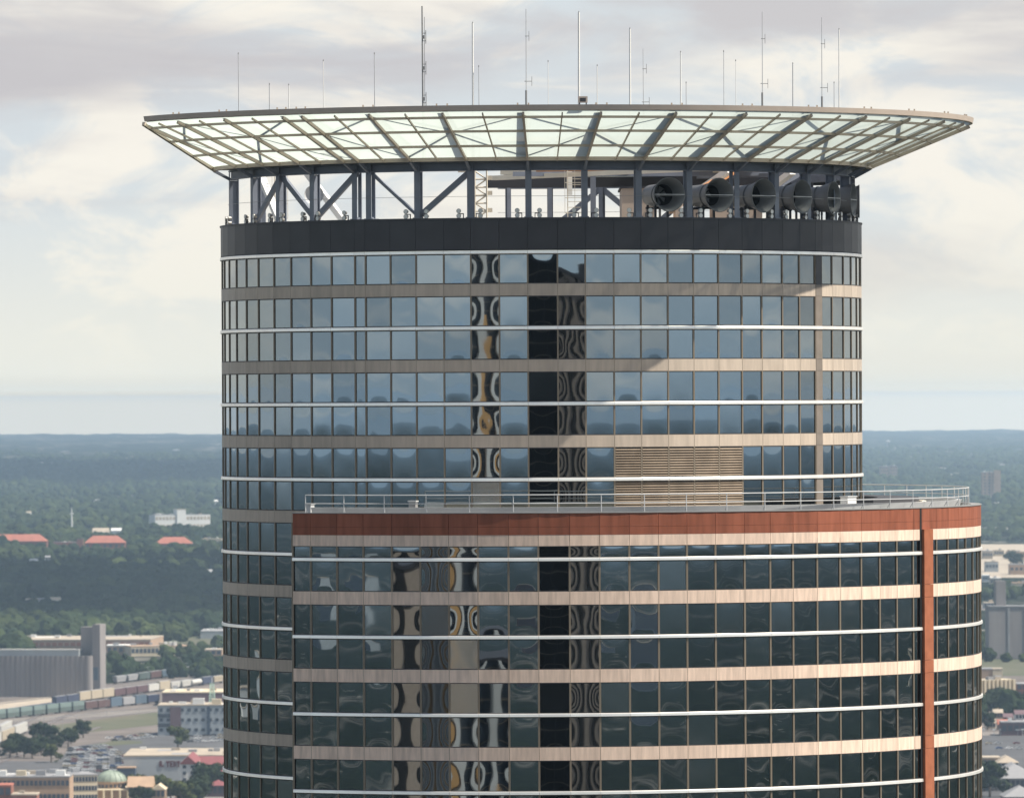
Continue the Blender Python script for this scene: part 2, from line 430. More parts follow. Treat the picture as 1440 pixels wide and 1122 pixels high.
for i, t in enumerate(rb):
    allr.append((t, True))
    if i+1 < len(rb) and rb[i+1]-t > radians(6): allr.append(((t+rb[i+1])/2, False))
tt = [t_end] + [t for t, m in allr]
mb = MB()   # fascia
n = 200; t0f = radians(-63.6)
mb.lathe(C0, [(RR,ZR),(RR+.10,ZR+.02),(RR+.16,ZR+.28),(RR+.02,ZR+.28),(RR-.1,ZR+.04)], n, t0f, rb[-1], closed=True, smooth=False)
canopy = mb.build('crown_canopy', M['fascia'], tower)
canopy['label'] = 'flared frosted glass canopy ring on taupe steel ribs'
for i in range(len(tt)-1):
    a, b = tt[i], tt[i+1]; mb = MB(); nseg = 3
    for q in range(4):
        for s in range(nseg):
            x0 = a+(b-a)*s/nseg; x1 = a+(b-a)*(s+1)/nseg
            g = .0
            ra0, ra1 = min(rad[q], rmax(x0)), min(rad[q+1], rmax(x0)); rc0, rc1 = min(rad[q], rmax(x1)), min(rad[q+1], rmax(x1))
            if ra1-ra0 < 1e-3 and rc1-rc0 < 1e-3: continue
            mb.add([pol(x0,ra0,zr(ra0)), pol(x1,rc0,zr(rc0)), pol(x1,rc1,zr(rc1)), pol(x0,ra1,zr(ra1))], [(0,1,2,3)])
    if mb.f: mb.build('glass_panel', M['canopy'], canopy)
def purlin(r, w, h, name, mt, dz=0):
    mb = MB(); pts = []
    t = t_end
    N = 240
    for i in range(N):
        a = t_end+(rb[-1]-t_end)*i/N; b = t_end+(rb[-1]-t_end)*(i+1)/N
        if r > rmax(a)+.02: continue
        mb.beam(pol(a, r, zr(r)+dz), pol(b, r, zr(r)+dz), w, h)
    mb.build(name, mt, canopy)
for r in rad[1:4]: purlin(r, .09, .13, 'purlin', M['rib'], -.10)
purlin(RB+.05, .30, .20, 'base_ring', M['rib'], -.06)
for t, m in allr:
    r1 = rmax(t)
    if r1 < RB+.3: continue
    mb = MB()
    w = .11 if m else .065; h = .15 if m else .10
    mb.beam(pol(t, RB, zr(RB)-.12), pol(t, r1-.05, zr(r1-.05)-.12), w, h)
    mb.build('rib', M['rib'], canopy)
    if m:   # deep cantilever truss above the glass
        mb = MB()
        q0, q1 = RB+.1, r1-.25
        o_ = (0,0,0); x_, y_ = (cos(t)*.04, sin(t)*.04)
        def wp(r, z, sgn): p = pol(t, r, z); return (p[0]+x_*sgn, p[1]+y_*sgn, p[2])
        mb.hexa([wp(q0,zr(q0)+.04,-1),wp(q0,zr(q0)+.04,1),wp(q1,zr(q1)+.04,1),wp(q1,zr(q1)+.04,-1),wp(q0,zr(q0)+.62,-1),wp(q0,zr(q0)+.62,1),wp(q1,zr(q1)+.24,1),wp(q1,zr(q1)+.24,-1)])
        mb.beam(pol(t, q0, zr(q0)+.64), pol(t, q1, zr(q1)+.26), .24, .04)
        mb.beam(pol(t, q0-1.2, ZB+.55), pol(t, q0+.2, ZB+.6), .16, .2)
        mb.build('cantilever_truss', M['steel'], canopy)
# end rib along the straight cut
mb = MB(); mb.beam((cutA[0],cutA[1],ZB-.1), tuple(cutA+(cutB-cutA)*.94)+(ZR-.1,), .16, .2); mb.build('rib', M['rib'], canopy)
# cross bracing above the glass
ms = [t for t, m in allr if m]
for i in range(len(ms)-1):
    a, b = ms[i], ms[i+1]
    if b-a < radians(5) or rmax(a) < RR-2: continue
    mb = MB()
    r0_, r1_ = RB+.2, rad[3]
    flip = i % 2
    x, y = (a, b) if flip else (b, a)
    mb.beam(pol(x, r0_, zr(r0_)+.14), pol(y, (r0_+r1_)/2+.4, zr((r0_+r1_)/2+.4)+.14), .10, .10)
    mb.beam(pol(y, (r0_+r1_)/2+.4, zr((r0_+r1_)/2+.4)+.14), pol(x, r1_, zr(r1_)+.14), .10, .10)
    mb.build('cross_brace', M['steel'], canopy)
# ring beams, soffit
mb = MB()
mb.lathe(C0, [(beam_r-.2,E+11.88),(beam_r+.16,E+11.88),(beam_r+.16,E+11.93),(beam_r+.02,E+11.95),(beam_r+.02,E+12.30),(beam_r+.16,E+12.32),(beam_r+.16,E+12.38),(beam_r-.2,E+12.38)], 180, steel_end0, steel_end1, closed=True, smooth=False)
mb.build('ring_beam', M['steel'], tower)
mb = MB()
mb.lathe(C0, [(beam_r-.3,E+12.39),(RB+.1,E+12.39),(RB+.1,E+12.44),(beam_r-.3,E+12.44)], 180, radians(-80), steel_end1, closed=True, smooth=False)
mb.build('soffit_ring', M['steel_dark'], tower)
# columns
ZP = E+9.43
for d in col_deg:
    t = radians(d); u = (cos(t), sin(t)); w = (sin(t), -cos(t)); mb = MB(); o = (C0[0], C0[1], 0)
    mb.obox(o, u, w, -.165, .165, beam_r+.13, beam_r+.16, ZP, E+12.385)
    mb.obox(o, u, w, -.11, .11, beam_r-.36, beam_r-.31, ZP, E+12.0)
    for z_ in (ZP+.05, E+11.85): mb.obox(o, u, w, -.05, .05, beam_r-.31, beam_r+.13, z_, z_+.08)
    if abs(d) > 44: mb.obox(o, u, w, -.015, .015, beam_r-.31, beam_r+.13, ZP+.13, E+11.84)
    mb.obox(o, u, w, -.22, .22, beam_r-.5, beam_r+.24, ZP+.0, ZP+.05)
    mb.beam(pol(t, beam_r+.1, E+11.9), pol(t, RB+.1, E+12.38), .13, .16)
    mb.build('column', M['steel'], tower)
# diagonal braces between columns, (top bearing, foot bearing)
for a, b in ((-55.2,-65),(-55.2,-45.3),(-35.2,-45.3),(-32.2,-22.5),(-12.7,-22.5),(108,98),(128,138),(148,138),(148,158),(168,158),(168,178)):
    mb = MB(); a_, b_ = radians(a), radians(b)
    mb.beam(pol(a_, beam_r-.1, E+11.9), pol(b_, beam_r-.1, ZP+.1), .30 if b not in (-22.5,) or a == -12.7 else .16, .16, up=pol((a_+b_)/2, 1, 0)); mb.build('brace', M['steel'], tower)
# safety wire between columns
mb = MB(); N = 160
for i in range(N):
    a = steel_end0+(steel_end1-steel_end0)*i/N; b = steel_end0+(steel_end1-steel_end0)*(i+1)/N
    mb.beam(pol(a, beam_r+.18, E+10.55), pol(b, beam_r+.18, E+10.55), .018)
mb.build('safety_wire', M['midgrey'], tower)
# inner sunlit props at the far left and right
def prop(a, b, w=.34, m='steel'):
    mb = MB(); mb.beam(a, b, w, .3); mb.build('inner_strut', M[m], tower)
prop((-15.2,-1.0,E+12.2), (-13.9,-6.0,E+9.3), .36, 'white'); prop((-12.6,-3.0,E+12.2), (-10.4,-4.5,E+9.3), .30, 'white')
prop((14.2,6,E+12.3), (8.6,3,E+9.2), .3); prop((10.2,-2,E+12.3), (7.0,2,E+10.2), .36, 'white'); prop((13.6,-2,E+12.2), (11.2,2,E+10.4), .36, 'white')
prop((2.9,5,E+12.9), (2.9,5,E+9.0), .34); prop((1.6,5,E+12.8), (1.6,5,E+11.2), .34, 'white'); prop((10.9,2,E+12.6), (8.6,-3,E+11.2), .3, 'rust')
mb = MB(); mb.beam((-15.25,1.5,E+8.6), (-15.25,1.5,E+12.5), .8, .5); mb.build('inner_column', M['steel'], tower)
# roof framing behind, right half of the crown
for (x0, y0, x1, y1, z, w, m) in ((-3.0,11,17,9,E+12.05,.55,'steel_dark'),(-2.2,14,16,12,E+12.75,.3,'cream'),(-1.5,6,16,8,E+12.4,.25,'steel'),(-2.6,10,8,-4,E+12.3,.25,'cream'),(2,13,10,-6,E+12.55,.3,'steel'),(6,15,14,-2,E+12.6,.3,'cream'),(-.2,4,15,0,E+12.55,.2,'rust'),(4,-9,16,2,E+12.3,.2,'rust'),(1,15,16,5,E+12.3,.22,'steel')):
    mb = MB(); mb.beam((x0,y0,z), (x1,y1,z), .3, w); mb.build('roof_beam', M[m], tower)
for (x0, x1, y0, y1, z, m) in ((.4,3.4,6.5,9,E+12.7,'grey'),(3.8,8,7,10,E+12.9,'grey'),(8.4,12,5,8,E+12.85,'midgrey')):
    mb = MB(); mb.box(x0, x1, y0, y1, z, z+.15); mb.build('roof_grating', M[m], tower)
# penthouse block on the roof
mb = MB(); mb.box(4.4, 6.3, 0, 8, E+8.6, E+11.4); ph = mb.build('penthouse', M['pent'], tower)
mb = MB()
mb.box(4.3,6.4,-.1,8.1,E+11.402,E+11.5); mb.build('coping', M['steel_dark'], ph)
for x0_, x1_, h_ in ((7.3,8.5,10.3),(9.3,10.5,10.6),(11.3,12.0,10.2)):
    mb = MB(); mb.box(x0_, x1_, -1, 5, E+8.6, E+h_); mb.build('roof_cabin', M['pent'], tower)
# lattice service mast (white) and ladders
def lattice(mb, x, y, z0, z1, w, step=.5, r=.035):
    for sx in (-1,1):
        for sy in (-1,1): mb.tube((x+sx*w/2,y+sy*w/2,z0), (x+sx*w/2,y+sy*w/2,z1), r, n=6)
    z = z0; f = 1
    while z+step <= z1+.01:
        for sy in (-1,1):
            mb.tube((x-w/2*f,y+sy*w/2,z), (x+w/2*f,y+sy*w/2,z+step), r*.7, n=5); mb.tube((x-w/2,y+sy*w/2,z), (x+w/2,y+sy*w/2,z), r*.7, n=5)
        f = -f; z += step
mast = empty('service_mast', (-3.2,-13.4,E+8.6), label='cream lattice mast with small equipment brackets just inside the crown columns', cat='mast')
mb = MB(); lattice(mb, 0, 0, 0, 3.75, .62, .42, .05); mb.build('lattice_frame', M['cream'], mast)
mb = MB()
for z, s in ((3.3,-1),(2.1,1),(1.2,1),(2.9,1),(.5,1)):
    mb = MB(); mb.box(.3*s, .3*s+.3*s if s > 0 else .3*s, -.2, .1, z, z+.22) if s > 0 else mb.box(-1.2, -.31, -.1, .1, z, z+.12)
    mb.build('equipment_box', M['cream'], mast)
def ladder(name, x, y, z0, z1, w, label):
    mb = MB()
    for s in (-1,1): mb.beam((x+s*w/2,y,z0), (x+s*w/2,y,z1), .05)
    z = z0+.3
    while z < z1: mb.beam((x-w/2,y,z), (x+w/2,y,z), .03); z += .3
    for z in np.arange(z0+1.2, z1, .8):
        mb.beam((x-w/2,y,z), (x-w*.7,y-.35,z), .03); mb.beam((x-w*.7,y-.35,z), (x+w*.7,y-.35,z), .03); mb.beam((x+w*.7,y-.35,z), (x+w/2,y,z), .03)
    for s in (-.7,0,.7): mb.beam((x+s*w,y-.35,z0+1.2), (x+s*w,y-.35,z1), .025)
    return tag(mb.build(name, M['cream'], loc=(x,y,z0)), label, 'ladder')
ladder('caged_ladder', 1.75, -11, E+8.6, E+12.7, .75, 'cream caged ladder inside the crown near the middle columns')
ladder('caged_ladder', -14.1, -2.2, E+8.6, E+12.6, .6, 'pale caged ladder at the far left end of the crown')
# ------------------------------------------------------------------ round cowls
def cowl_proto():
    root = empty('fan_cowl', (0,0,0))
    mb = MB()   # axis along local -Y (outwards), opening at y=0
    def ring(prof, n=40, cap=None):
        vs = []; m = len(prof)
        for i in range(n):
            t = 2*pi*i/n
            for r, y in prof: vs.append((r*cos(t), y, r*sin(t)))
        return vs, [(i*m+q, i*m+q+1, ((i+1)%n)*m+q+1, ((i+1)%n)*m+q) for i in range(n) for q in range(m-1)]
    mb.add(*ring([(.56,2.3),(.60,.95),(.64,.93),(.64,.86),(.60,.84)]), True); mb.build('barrel', M['cowl'], root)
    mb = MB(); mb.add(*ring([(.60,.86),(.86,.02),(.90,-.01),(.90,-.05),(.86,-.05),(.55,.80)]), True); mb.build('flared_rim', M['cowl'], root)
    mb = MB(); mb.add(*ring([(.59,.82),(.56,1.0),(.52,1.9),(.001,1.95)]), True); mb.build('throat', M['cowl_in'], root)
    mb = MB()
    for q in range(8):
        t = pi*q/4; mb.hexa([(.1*cos(t),1.5,.1*sin(t)),(.5*cos(t),1.45,.5*sin(t)),(.5*cos(t+.5),1.6,.5*sin(t+.5)),(.1*cos(t+.5),1.6,.1*sin(t+.5)),(.1*cos(t),1.52,.1*sin(t)),(.5*cos(t),1.47,.5*sin(t)),(.5*cos(t+.5),1.62,.5*sin(t+.5)),(.1*cos(t+.5),1.62,.1*sin(t+.5))])
    mb.tube((0,1.4,0), (0,1.9,0), .12, n=12); mb.build('fan_blades', M['midgrey'], root)
    mb = MB(); mb.beam((-.88,-.03,0), (.88,-.03,0), .035); mb.build('cross_bar', M['grey'], root)
    mb = MB()
    for y in (.4+.6, 2.0):
        mb.box(-.4,-.3,y-.05,y+.05,-1.95,-.5); mb.box(.3,.4,y-.05,y+.05,-1.95,-.5); mb.box(-.45,.45,y-.06,y+.06,-.72,-.60)
    mb.build('stand', M['steel_dark'], root)
    return root
cw = cowl_proto()
cowl_deg = [22.6, 32.5, 42.5, 53.0, 64.5, 76.5, 88.0]
for i, d in enumerate(cowl_deg):
    t = radians(d); o = cw if i == 0 else copy_tree(cw)
    o.location = (17.25*sin(t), -17.25*cos(t), E+10.62); o.rotation_euler = (0,0,t)
    tag(o, 'round dark grey fan cowl, %s of seven from the left under the canopy' % ORD[i], 'fan cowl', 'fan cowls on the roof edge')
# ------------------------------------------------------------------ floodlights
def flood_proto():
    root = empty('floodlight_cluster')
    mb = MB(); mb.beam((0,0,0), (0,0,.28), .05); mb.beam((-.02,0,.26), (.3,0,.26), .06); mb.beam((.28,0,.05), (.28,0,.5), .05); mb.build('bracket', M['steel_dark'], root)
    for z in (.13, .43):
        mb = MB(); mb.tube((.28,.14,z), (.28,-.05,z), .10, .14, n=12); mb.tube((.28,-.05,z), (.28,-.09,z), .15, .15, n=12)
        l = mb.build('lamp', M['lamp'], root); m2 = MB(); m2.tube((.28,-.091,z), (.28,-.095,z), .125, n=12); m2.build('lens', M['lens'], l)
    return root
fl = flood_proto(); cnt = 0; first = True
side = {-1:'left', 1:'right'}
fcols = [d for d in col_deg if -81 < d < 90 and d not in (-32.2,)]
for i, d in enumerate(fcols):
    for s in (-1, 1):
        if d == -35.2 and s == 1: continue
        t = radians(d) + s*.020
        o = fl if first else copy_tree(fl); first = False
        o.location = (17.15*sin(t), -17.15*cos(t), ZP); o.rotation_euler = (0,0,t); o.scale = (s*.85,.85,.85)
        tag(o, 'pair of small floodlights on the %s side of the foot of the %s crown column' % (side[s], ORD[i]), 'floodlight', 'floodlights at the feet of the crown columns')
# ------------------------------------------------------------------ antennas
ants = [(336,76,'whip',.035,'g','slim grey whip antenna, leftmost of all on the crown'),
(379,119,'whip',.04,'g','short grey stub antenna, second from the left'),
(406,120,'whip',.04,'w','short white stub antenna, third from the left'),
(455,86,'whip',.03,'w','thin white whip antenna, fourth from the left'),
(527,76,'whip',.035,'g','slim grey whip antenna, fifth from the left'),
(595,9,'lattice',.1,'g','tall antenna mast with ladder-like elements along its whole height, tallest left of centre'),
(665,33,'whip',.07,'w','tall thick white rod antenna left of the centre, near a short grey whip'),
(674,94,'whip',.03,'g','short thin grey whip close to the right of a tall white rod'),
(740,13,'mast',.03,'g','very tall thin mast with small crossbars near the centre of the crown'),
(771,87,'whip',.025,'w','faint thin white whip just right of the central thin mast'),
(814,18,'whip',.08,'w','tallest thick white rod antenna, right of centre above the small box'),
(840,93,'whip',.035,'w','medium short white whip right of the small rooftop box'),
(886,41,'whip',.07,'w','tall thick white rod antenna right of centre beside a thin grey mast'),
(905,69,'mast',.025,'g','thin grey mast with tiny crossbars right beside a tall white rod'),
(957,74,'whip',.05,'w','medium white rod antenna above the second fan cowl'),
(965,117,'whip',.03,'g','very short grey stub beside a medium white rod'),
(1018,73,'whip',.025,'g','slim grey whip antenna right of the medium white rod'),
(1035,86,'whip',.022,'w','faintest thin white whip, left of a tall thin mast'),
(1072,17,'mast',.03,'g','very tall thin mast with crossbars above the fourth fan cowl'),
(1115,90,'whip',.045,'g','medium dark grey whip standing alone between two tall thin masts'),
(1156,25,'mast',.03,'g','tall thin mast with crossbars, rightmost of the masts'),
(1173,117,'whip',.03,'g','short grey stub between the rightmost mast and rightmost white rod'),
(1180,42,'whip',.05,'w','tall slim white rod antenna, rightmost of all on the crown')]
for (px, py, typ, r, c, lab) in ants:
    t = ang(px, *C0, beam_r, 150); x, y, _ = pol(t, beam_r, 0); dep = y-CAMY
    _, yy = unroll(px, py); zt = E-(yy-561)*dep/F; z0 = E+12.44
    root = empty('rod_antenna' if typ == 'whip' else 'mast_antenna', (x,y,z0), label=lab, cat='antenna', group='antennas on top of the crown')
    r *= .8; m = M['white'] if c == 'w' else M['grey']; H = zt-z0
    lean = random.uniform(-.004,.004)
    mb = MB()
    if typ == 'lattice':
        mb.tube((0,0,0), (lean*H,0,H), .05, .035, n=8); mb.build('pole', M['midgrey'], root)
        mb = MB()
        for q in range(4):
            zc = H*(.2+.2*q)
            mb.tube((.16,0,zc-.35), (.16,0,zc+.35), .022, n=6); mb.tube((0,0,zc-.2), (.16,0,zc-.2), .02, n=6); mb.tube((0,0,zc+.2), (.16,0,zc+.2), .02, n=6); mb.box(-.06,.10,-.06,.06,zc-.09,zc+.09)
        mb.tube((.09,0,.2), (.09,0,H*.93), .015, n=6)
        mb.build('dipole_array', M['midgrey'], root)
    elif typ == 'mast':
        mb.tube((0,0,0), (lean*H,0,H), r*1.2, r*.7, n=8); mb.build('pole', M['grey'], root)
        for f, w in ((.82,.16),(.52,.30),(.22,.18)):
            mb = MB(); mb.tube((-w*.3,0,H*f), (w,0,H*f), .018, n=6); mb.tube((w,0,H*f-.25), (w,0,H*f+.25), .014, n=6); mb.build('crossbar', M['midgrey'], root)
        mb = MB(); mb.tube((0,0,H*.36), (0,0,H*.46), r*2.1, n=8); mb.build('sleeve', M['midgrey'], root)
    else:
        mb.tube((0,0,.4), (lean*H,0,H), r, r*.75, n=8); mb.build('rod', m, root)
        mb = MB(); mb.tube((0,0,0), (0,0,.9), r*1.4, n=8); mb.build('mount', M['midgrey'], root)
        mb = MB(); mb.tube((lean*H,0,H-.01), (lean*H,0,H+.07), .03, .02, n=8); mb.build('tip', M['midgrey'], root)
rt = empty('rooftop_box', at_depth(819,146,377.2), label='small taupe equipment box standing on the canopy rim right of centre', cat='equipment box')
rt.location = (pol(ang(820,*C0,RR,150), RR-.1, ZR+.28))
mb = MB(); mb.box(-.24,.24,-.16,.16,.10,.42); mb.build('housing', M['fascia'], rt)
mb = MB(); mb.box(-.15,.15,-.175,-.162,.15,.34); mb.build('lens_opening', M['steel_dark'], rt)
mb = MB(); mb.box(-.2,-.14,-.1,.1,0,.10); mb.box(.14,.2,-.1,.1,0,.10); mb.build('foot', M['steel_dark'], rt)
# small clips along the rim are part of the canopy
mb = MB()
for t in ms:
    if t < t0f: continue
    for s in (-.012,.012): x, y, z = pol(t+s, RR+.03, ZR+.28); mb.box(x-.04,x+.04,y-.04,y+.04,z+.001,z+.10)
mb.build('rim_clip', M['rib'], canopy)
# flags/dishes inside the left of the crown
dish = empty('roof_dish', (-12.1,-8.5,E+8.6), label='pale dish antenna on a pole between the left crown columns', cat='dish antenna')
mb = MB(); mb.tube((0,0,0), (0,0,2.2), .05, n=8); mb.build('pole', M['midgrey'], dish)
mb = MB(); mb.v = []; n = 24
vs = [(0,0.12,2.3)]; fs = []
for q, (rr, yy) in enumerate(((.2,.09),(.4,0),(.52,-.1))):
    for i in range(n): vs.append((rr*cos(2*pi*i/n), yy, 2.3+rr*sin(2*pi*i/n)))
for i in range(n): fs.append((0,1+i,1+(i+1)%n))
for q in range(2):
    for i in range(n): fs.append((1+q*n+i,1+(q+1)*n+i,1+(q+1)*n+(i+1)%n,1+q*n+(i+1)%n))
mb.add(vs, fs, True); mb.build('reflector', M['grey'], dish)
# ------------------------------------------------------------------ railing on the wing roof
rail = empty('roof_railing', (C1[0],C1[1],WT), label='long silver two-rail guard railing along the curved edge of the lower roof', cat='railing')
Rr = R1-.62; tA = A1[0]+radians(.9); tB = radians(160)
for z, r in ((.93,.032),(.50,.026)):
    mb = MB(); N = 170
    for i in range(N):
        a = tA+(tB-tA)*i/N; b = tA+(tB-tA)*(i+1)/N
        mb.tube((Rr*sin(a),-Rr*cos(a),z), (Rr*sin(b),-Rr*cos(b),z), r, n=6, caps=False)
    mb.build('rail', M['grey'], rail)
post = None; k = 0; t = tA
while t < tB:
    if post is None:
        mb = MB(); mb.tube((0,0,-.2), (0,0,.93), .027, n=6); mb.box(-.07,.07,-.07,.07,-.2,-.17); mb.tube((0,0,.3), (0,.35,-.2), .018, n=5); post = mb.build('post', M['grey'], rail)
        o = post
    else:
        o = post.copy(); COL.objects.link(o); o.parent = rail
    o.location = (Rr*sin(t), -Rr*cos(t), 0); o.rotation_euler = (0,0,t); t += 2.24/Rr
# small clutter on the wing roof
def clutter(name, px, dx, r, lab, cat, m, dims):
    t = ang(px, *C1, r, 700); x, y = C1[0]+r*sin(t), C1[1]-r*cos(t); w, d, h = dims
    root = empty(name, (x,y,WT-.22), t, label=lab, cat=cat)
    mb = MB(); mb.box(-w/2,w/2,-d/2,d/2,.12,h); mb.build('housing', M[m], root)
    mb = MB(); mb.box(-w/2-.04,w/2+.04,-d/2-.04,d/2+.04,h+.001,h+.06); mb.build('lid', M['grey'], root)
    mb = MB(); mb.box(-w/2+.05,-w/2+.12,-d/2+.02,d/2-.02,0,.12); mb.box(w/2-.12,w/2-.05,-d/2+.02,d/2-.02,0,.12); mb.build('foot', M['midgrey'], root)
clutter('roof_vent', 581, 0, R1-1.9, 'small grey vent box behind the railing left of the middle', 'vent', 'midgrey', (.36,.4,.8))
clutter('roof_vent', 1193, 0, R1-2.0, 'small white vent box behind the railing near the pier at right', 'vent', 'white', (.7,.5,.85))
clutter('roof_vent', 436, 0, R1-1.9, 'small pale vent box at the left end of the railing', 'vent', 'grey', (.3,.35,.65))

# ================================================================== THE CITY BEHIND
B = {}
def bm(key, *a, **k): B[key] = mat(*a, **k); return B[key]
bm('conc','pale concrete',(.225,.205,.20),.8,var=.12,scale=.15,streak=True); bm('cream','cream stucco',(.55,.47,.34),.8,var=.08,scale=.1)
bm('white','white wall',(.66,.66,.64),.7,var=.05,scale=.1); bm('redroof','red tile roof',(.36,.13,.09),.8,var=.12,scale=.1)
bm('brick','red brick',(.24,.10,.07),.85,var=.15,scale=.2); bm('tan','tan roof',(.37,.315,.25),.9,var=.2,scale=.08)
bm('greyroof','grey roof',(.26,.26,.27),.85,var=.15,scale=.06); bm('purple','purple brown wall',(.14,.09,.10),.85,var=.1,scale=.1)
bm('greywall','grey panel wall',(.34,.365,.38),.8,var=.08,scale=.1); bm('blue','blue wall',(.045,.065,.10),.7)
bm('win','window',(.05,.06,.08),.3); bm('sand','sandy brick',(.36,.25,.17),.85,var=.1,scale=.2); bm('maroonroof','maroon metal roof',(.20,.065,.07),.8,var=.12,scale=.1); bm('dome','verdigris dome',(.27,.32,.265),.6,var=.1,scale=.6)
bm('mint','mint lattice',(.45,.62,.52),.6); bm('sign','dark red lettering',(.10,.025,.03),.6); bm('gravel','gravel',(.17,.145,.13),.95,col2=(.105,.088,.08),scale=.02)
bm('asphalt','asphalt',(.075,.075,.08),.9,var=.2,scale=.03); bm('grass','dry grass',(.065,.078,.040),.95,col2=(.11,.10,.065),scale=.02); bm('road','pale road',(.185,.165,.15),.9,var=.2,scale=.05)
bm('rail','rail bed',(.10,.08,.075),.9,var=.2,scale=.05); bm('tyre','dark running gear',(.025,.022,.022),.8)
for k_, c_ in dict(r_green=(.075,.10,.092), r_teal=(.15,.20,.19), r_red=(.105,.062,.058), r_navy=(.04,.05,.09), r_cream=(.42,.36,.27), r_white=(.50,.49,.46), r_grey=(.30,.30,.31), r_blue=(.085,.12,.16), r_orange=(.68,.40,.17), r_maroon=(.10,.055,.06), c_silver=(.4,.41,.42), c_white=(.7,.7,.7), c_black=(.025,.025,.03), c_red=(.16,.04,.04), c_blue=(.05,.09,.2), c_tan=(.35,.30,.22)).items():
    bm(k_, k_.replace('_',' paint '), c_, .45)
clear = []      # ground rectangles in plan kept free of trees
def keep_clear(o, u, w, x0, x1, y0, y1): clear.append((o, u, w, x0, x1, y0, y1))
def house(name, label, cat, px0, px1, yb, yt, depth, wall, roof, win=None, kind='flat', turn=0.0, group=None, pad=12, front=40, extra=None, over=.6, wsize=(1.6,1.8), rise=.25):
    c = G((px0+px1)/2, yb); d = c[1]-CAMY; s = d/F; W = (px1-px0)*s/max(.35, cos(turn)); H = (yb-yt)*s
    root = empty(name, (c[0], c[1]+0, 0), turn, label=label, cat=cat, group=group)
    u = (cos(turn), sin(turn)); w = (-sin(turn), cos(turn)); keep_clear(c, u, w, -W/2-pad, W/2+pad, -front, depth+pad)
    mb = MB(); mb.box(-W/2, W/2, 0, depth, -1, H); mb.build('wall', B[wall], root)
    mb = MB(); e = over
    if kind == 'flat':
        mb.box(-W/2-.2, W/2+.2, -.2, depth+.2, H+.01, H+.7)

    else:
        R = min(W, depth)*rise; x0, x1, y0, y1 = -W/2-e, W/2+e, -e, depth+e; z = H+.01
        if kind == 'hip':
            i = min(W, depth)/2
            if W >= depth: a, b = (x0+i, depth/2, z+R), (x1-i, depth/2, z+R); mb.add([(x0,y0,z),(x1,y0,z),(x1,y1,z),(x0,y1,z),a,b], [(0,1,5,4),(1,2,5),(2,3,4,5),(3,0,4),(3,2,1,0)])
            else: a, b = (0, y0+i, z+R), (0, y1-i, z+R); mb.add([(x0,y0,z),(x1,y0,z),(x1,y1,z),(x0,y1,z),a,b], [(0,1,4),(1,2,5,4),(2,3,5),(3,0,4,5),(3,2,1,0)])
        elif kind == 'gable_x':   # ridge runs left-right
            mb.add([(x0,y0,z),(x1,y0,z),(x1,y1,z),(x0,y1,z),(x0,depth/2,z+R),(x1,depth/2,z+R)], [(0,1,5,4),(2,3,4,5),(3,0,4),(1,2,5),(3,2,1,0)])
        elif kind == 'gable_y':
            mb.add([(x0,y0,z),(x1,y0,z),(x1,y1,z),(x0,y1,z),(0,y0,z+R),(0,y1,z+R)], [(0,4,5,3),(1,2,5,4),(0,1,4),(2,3,5),(3,2,1,0)])
    rf = mb.build('roof', B[roof], root)
    if kind == 'flat' and W > 12:
        ru = random.Random(name+label)
        for q in range(min(9, int(W/9))):
            w_, d_, h_ = ru.uniform(2,5), ru.uniform(2,5), ru.uniform(1,2.6); x_ = ru.uniform(-W/2+1, W/2-6); y_ = ru.uniform(1, max(2, depth-6)); mb = MB(); mb.box(x_, x_+w_, y_, y_+d_, H+.701, H+.7+h_); mb.build('roof_unit', B[ru.choice(('white','greyroof','r_grey','tan'))], root)
        for q in range(2):
            x_ = ru.uniform(-W/2+2, W/2-8); y_ = ru.uniform(2, max(3, depth-9)); mb = MB(); mb.box(x_, x_+W*.16, y_, y_+depth*.2, H+.701, H+.76); mb.build('roof_patch', B[ru.choice(('greyroof','white'))], root)
    if win:
        nr, nc, mt = win; ww, wh = wsize
        for r in range(nr):
            zc = H*(r+.6)/nr
            for q in range(nc):
                xc = -W/2+W*(q+.5)/nc; hw = min(ww, W/nc*.36); hh = min(wh, H/nr*.32)
                mb = MB(); mb.box(xc-hw, xc+hw, -.25, .03, zc-hh, zc+hh); mb.build('window', B[mt], root)
    if extra: extra(root, W, H, depth)
    return root
# --- very far places
house('long_building','tiny pale long building far away on the left horizon woods','building',84,112,640,635,60,'white','greyroof',pad=60,front=500)
house('far_building','tiny pale block in the far woods left of the tower','building',155,164,639,635,40,'white','tan',pad=60,front=500)
house('far_building','small white speck of a building in the far woods close to the tower','building',243,252,636,632,40,'white','tan',pad=60,front=500)
# water tower on the right horizon
c = G(1248, 634); wt = empty('water_tower', c, label='white domed water tower on the far right horizon', cat='water tower'); s = (c[1]-CAMY)/F
mb = MB(); mb.lathe((0,0), [(0.1,15*s),(2.2*s,14.5*s),(3.4*s,13.2*s),(3.4*s,12.3*s),(2.2*s,11.2*s),(.6*s,10.5*s)], 24); mb.build('tank', B['r_grey'], wt)
mb = MB(); mb.lathe((0,0), [(.6*s,10.6*s),(.5*s,0)], 12); mb.build('shaft', B['r_grey'], wt)
house('far_building','pinkish twin slab apartment block in the distance right of the round tower','building',1238,1250,674,656,50,'sand','greyroof',(4,4,'win'),pad=90,front=260)
house('far_building','pale pink apartment slab standing right of its twin in the distance','building',1252,1262,673,655,50,'sand','greyroof',(4,3,'win'),pad=90,front=260)
def slabs(root, W, H, depth):
    mb = MB(); mb.box(W*.12, W*.5+.5, -3, -.01, 0, H*1.08); mb.build('stair_tower', B['sand'], root)
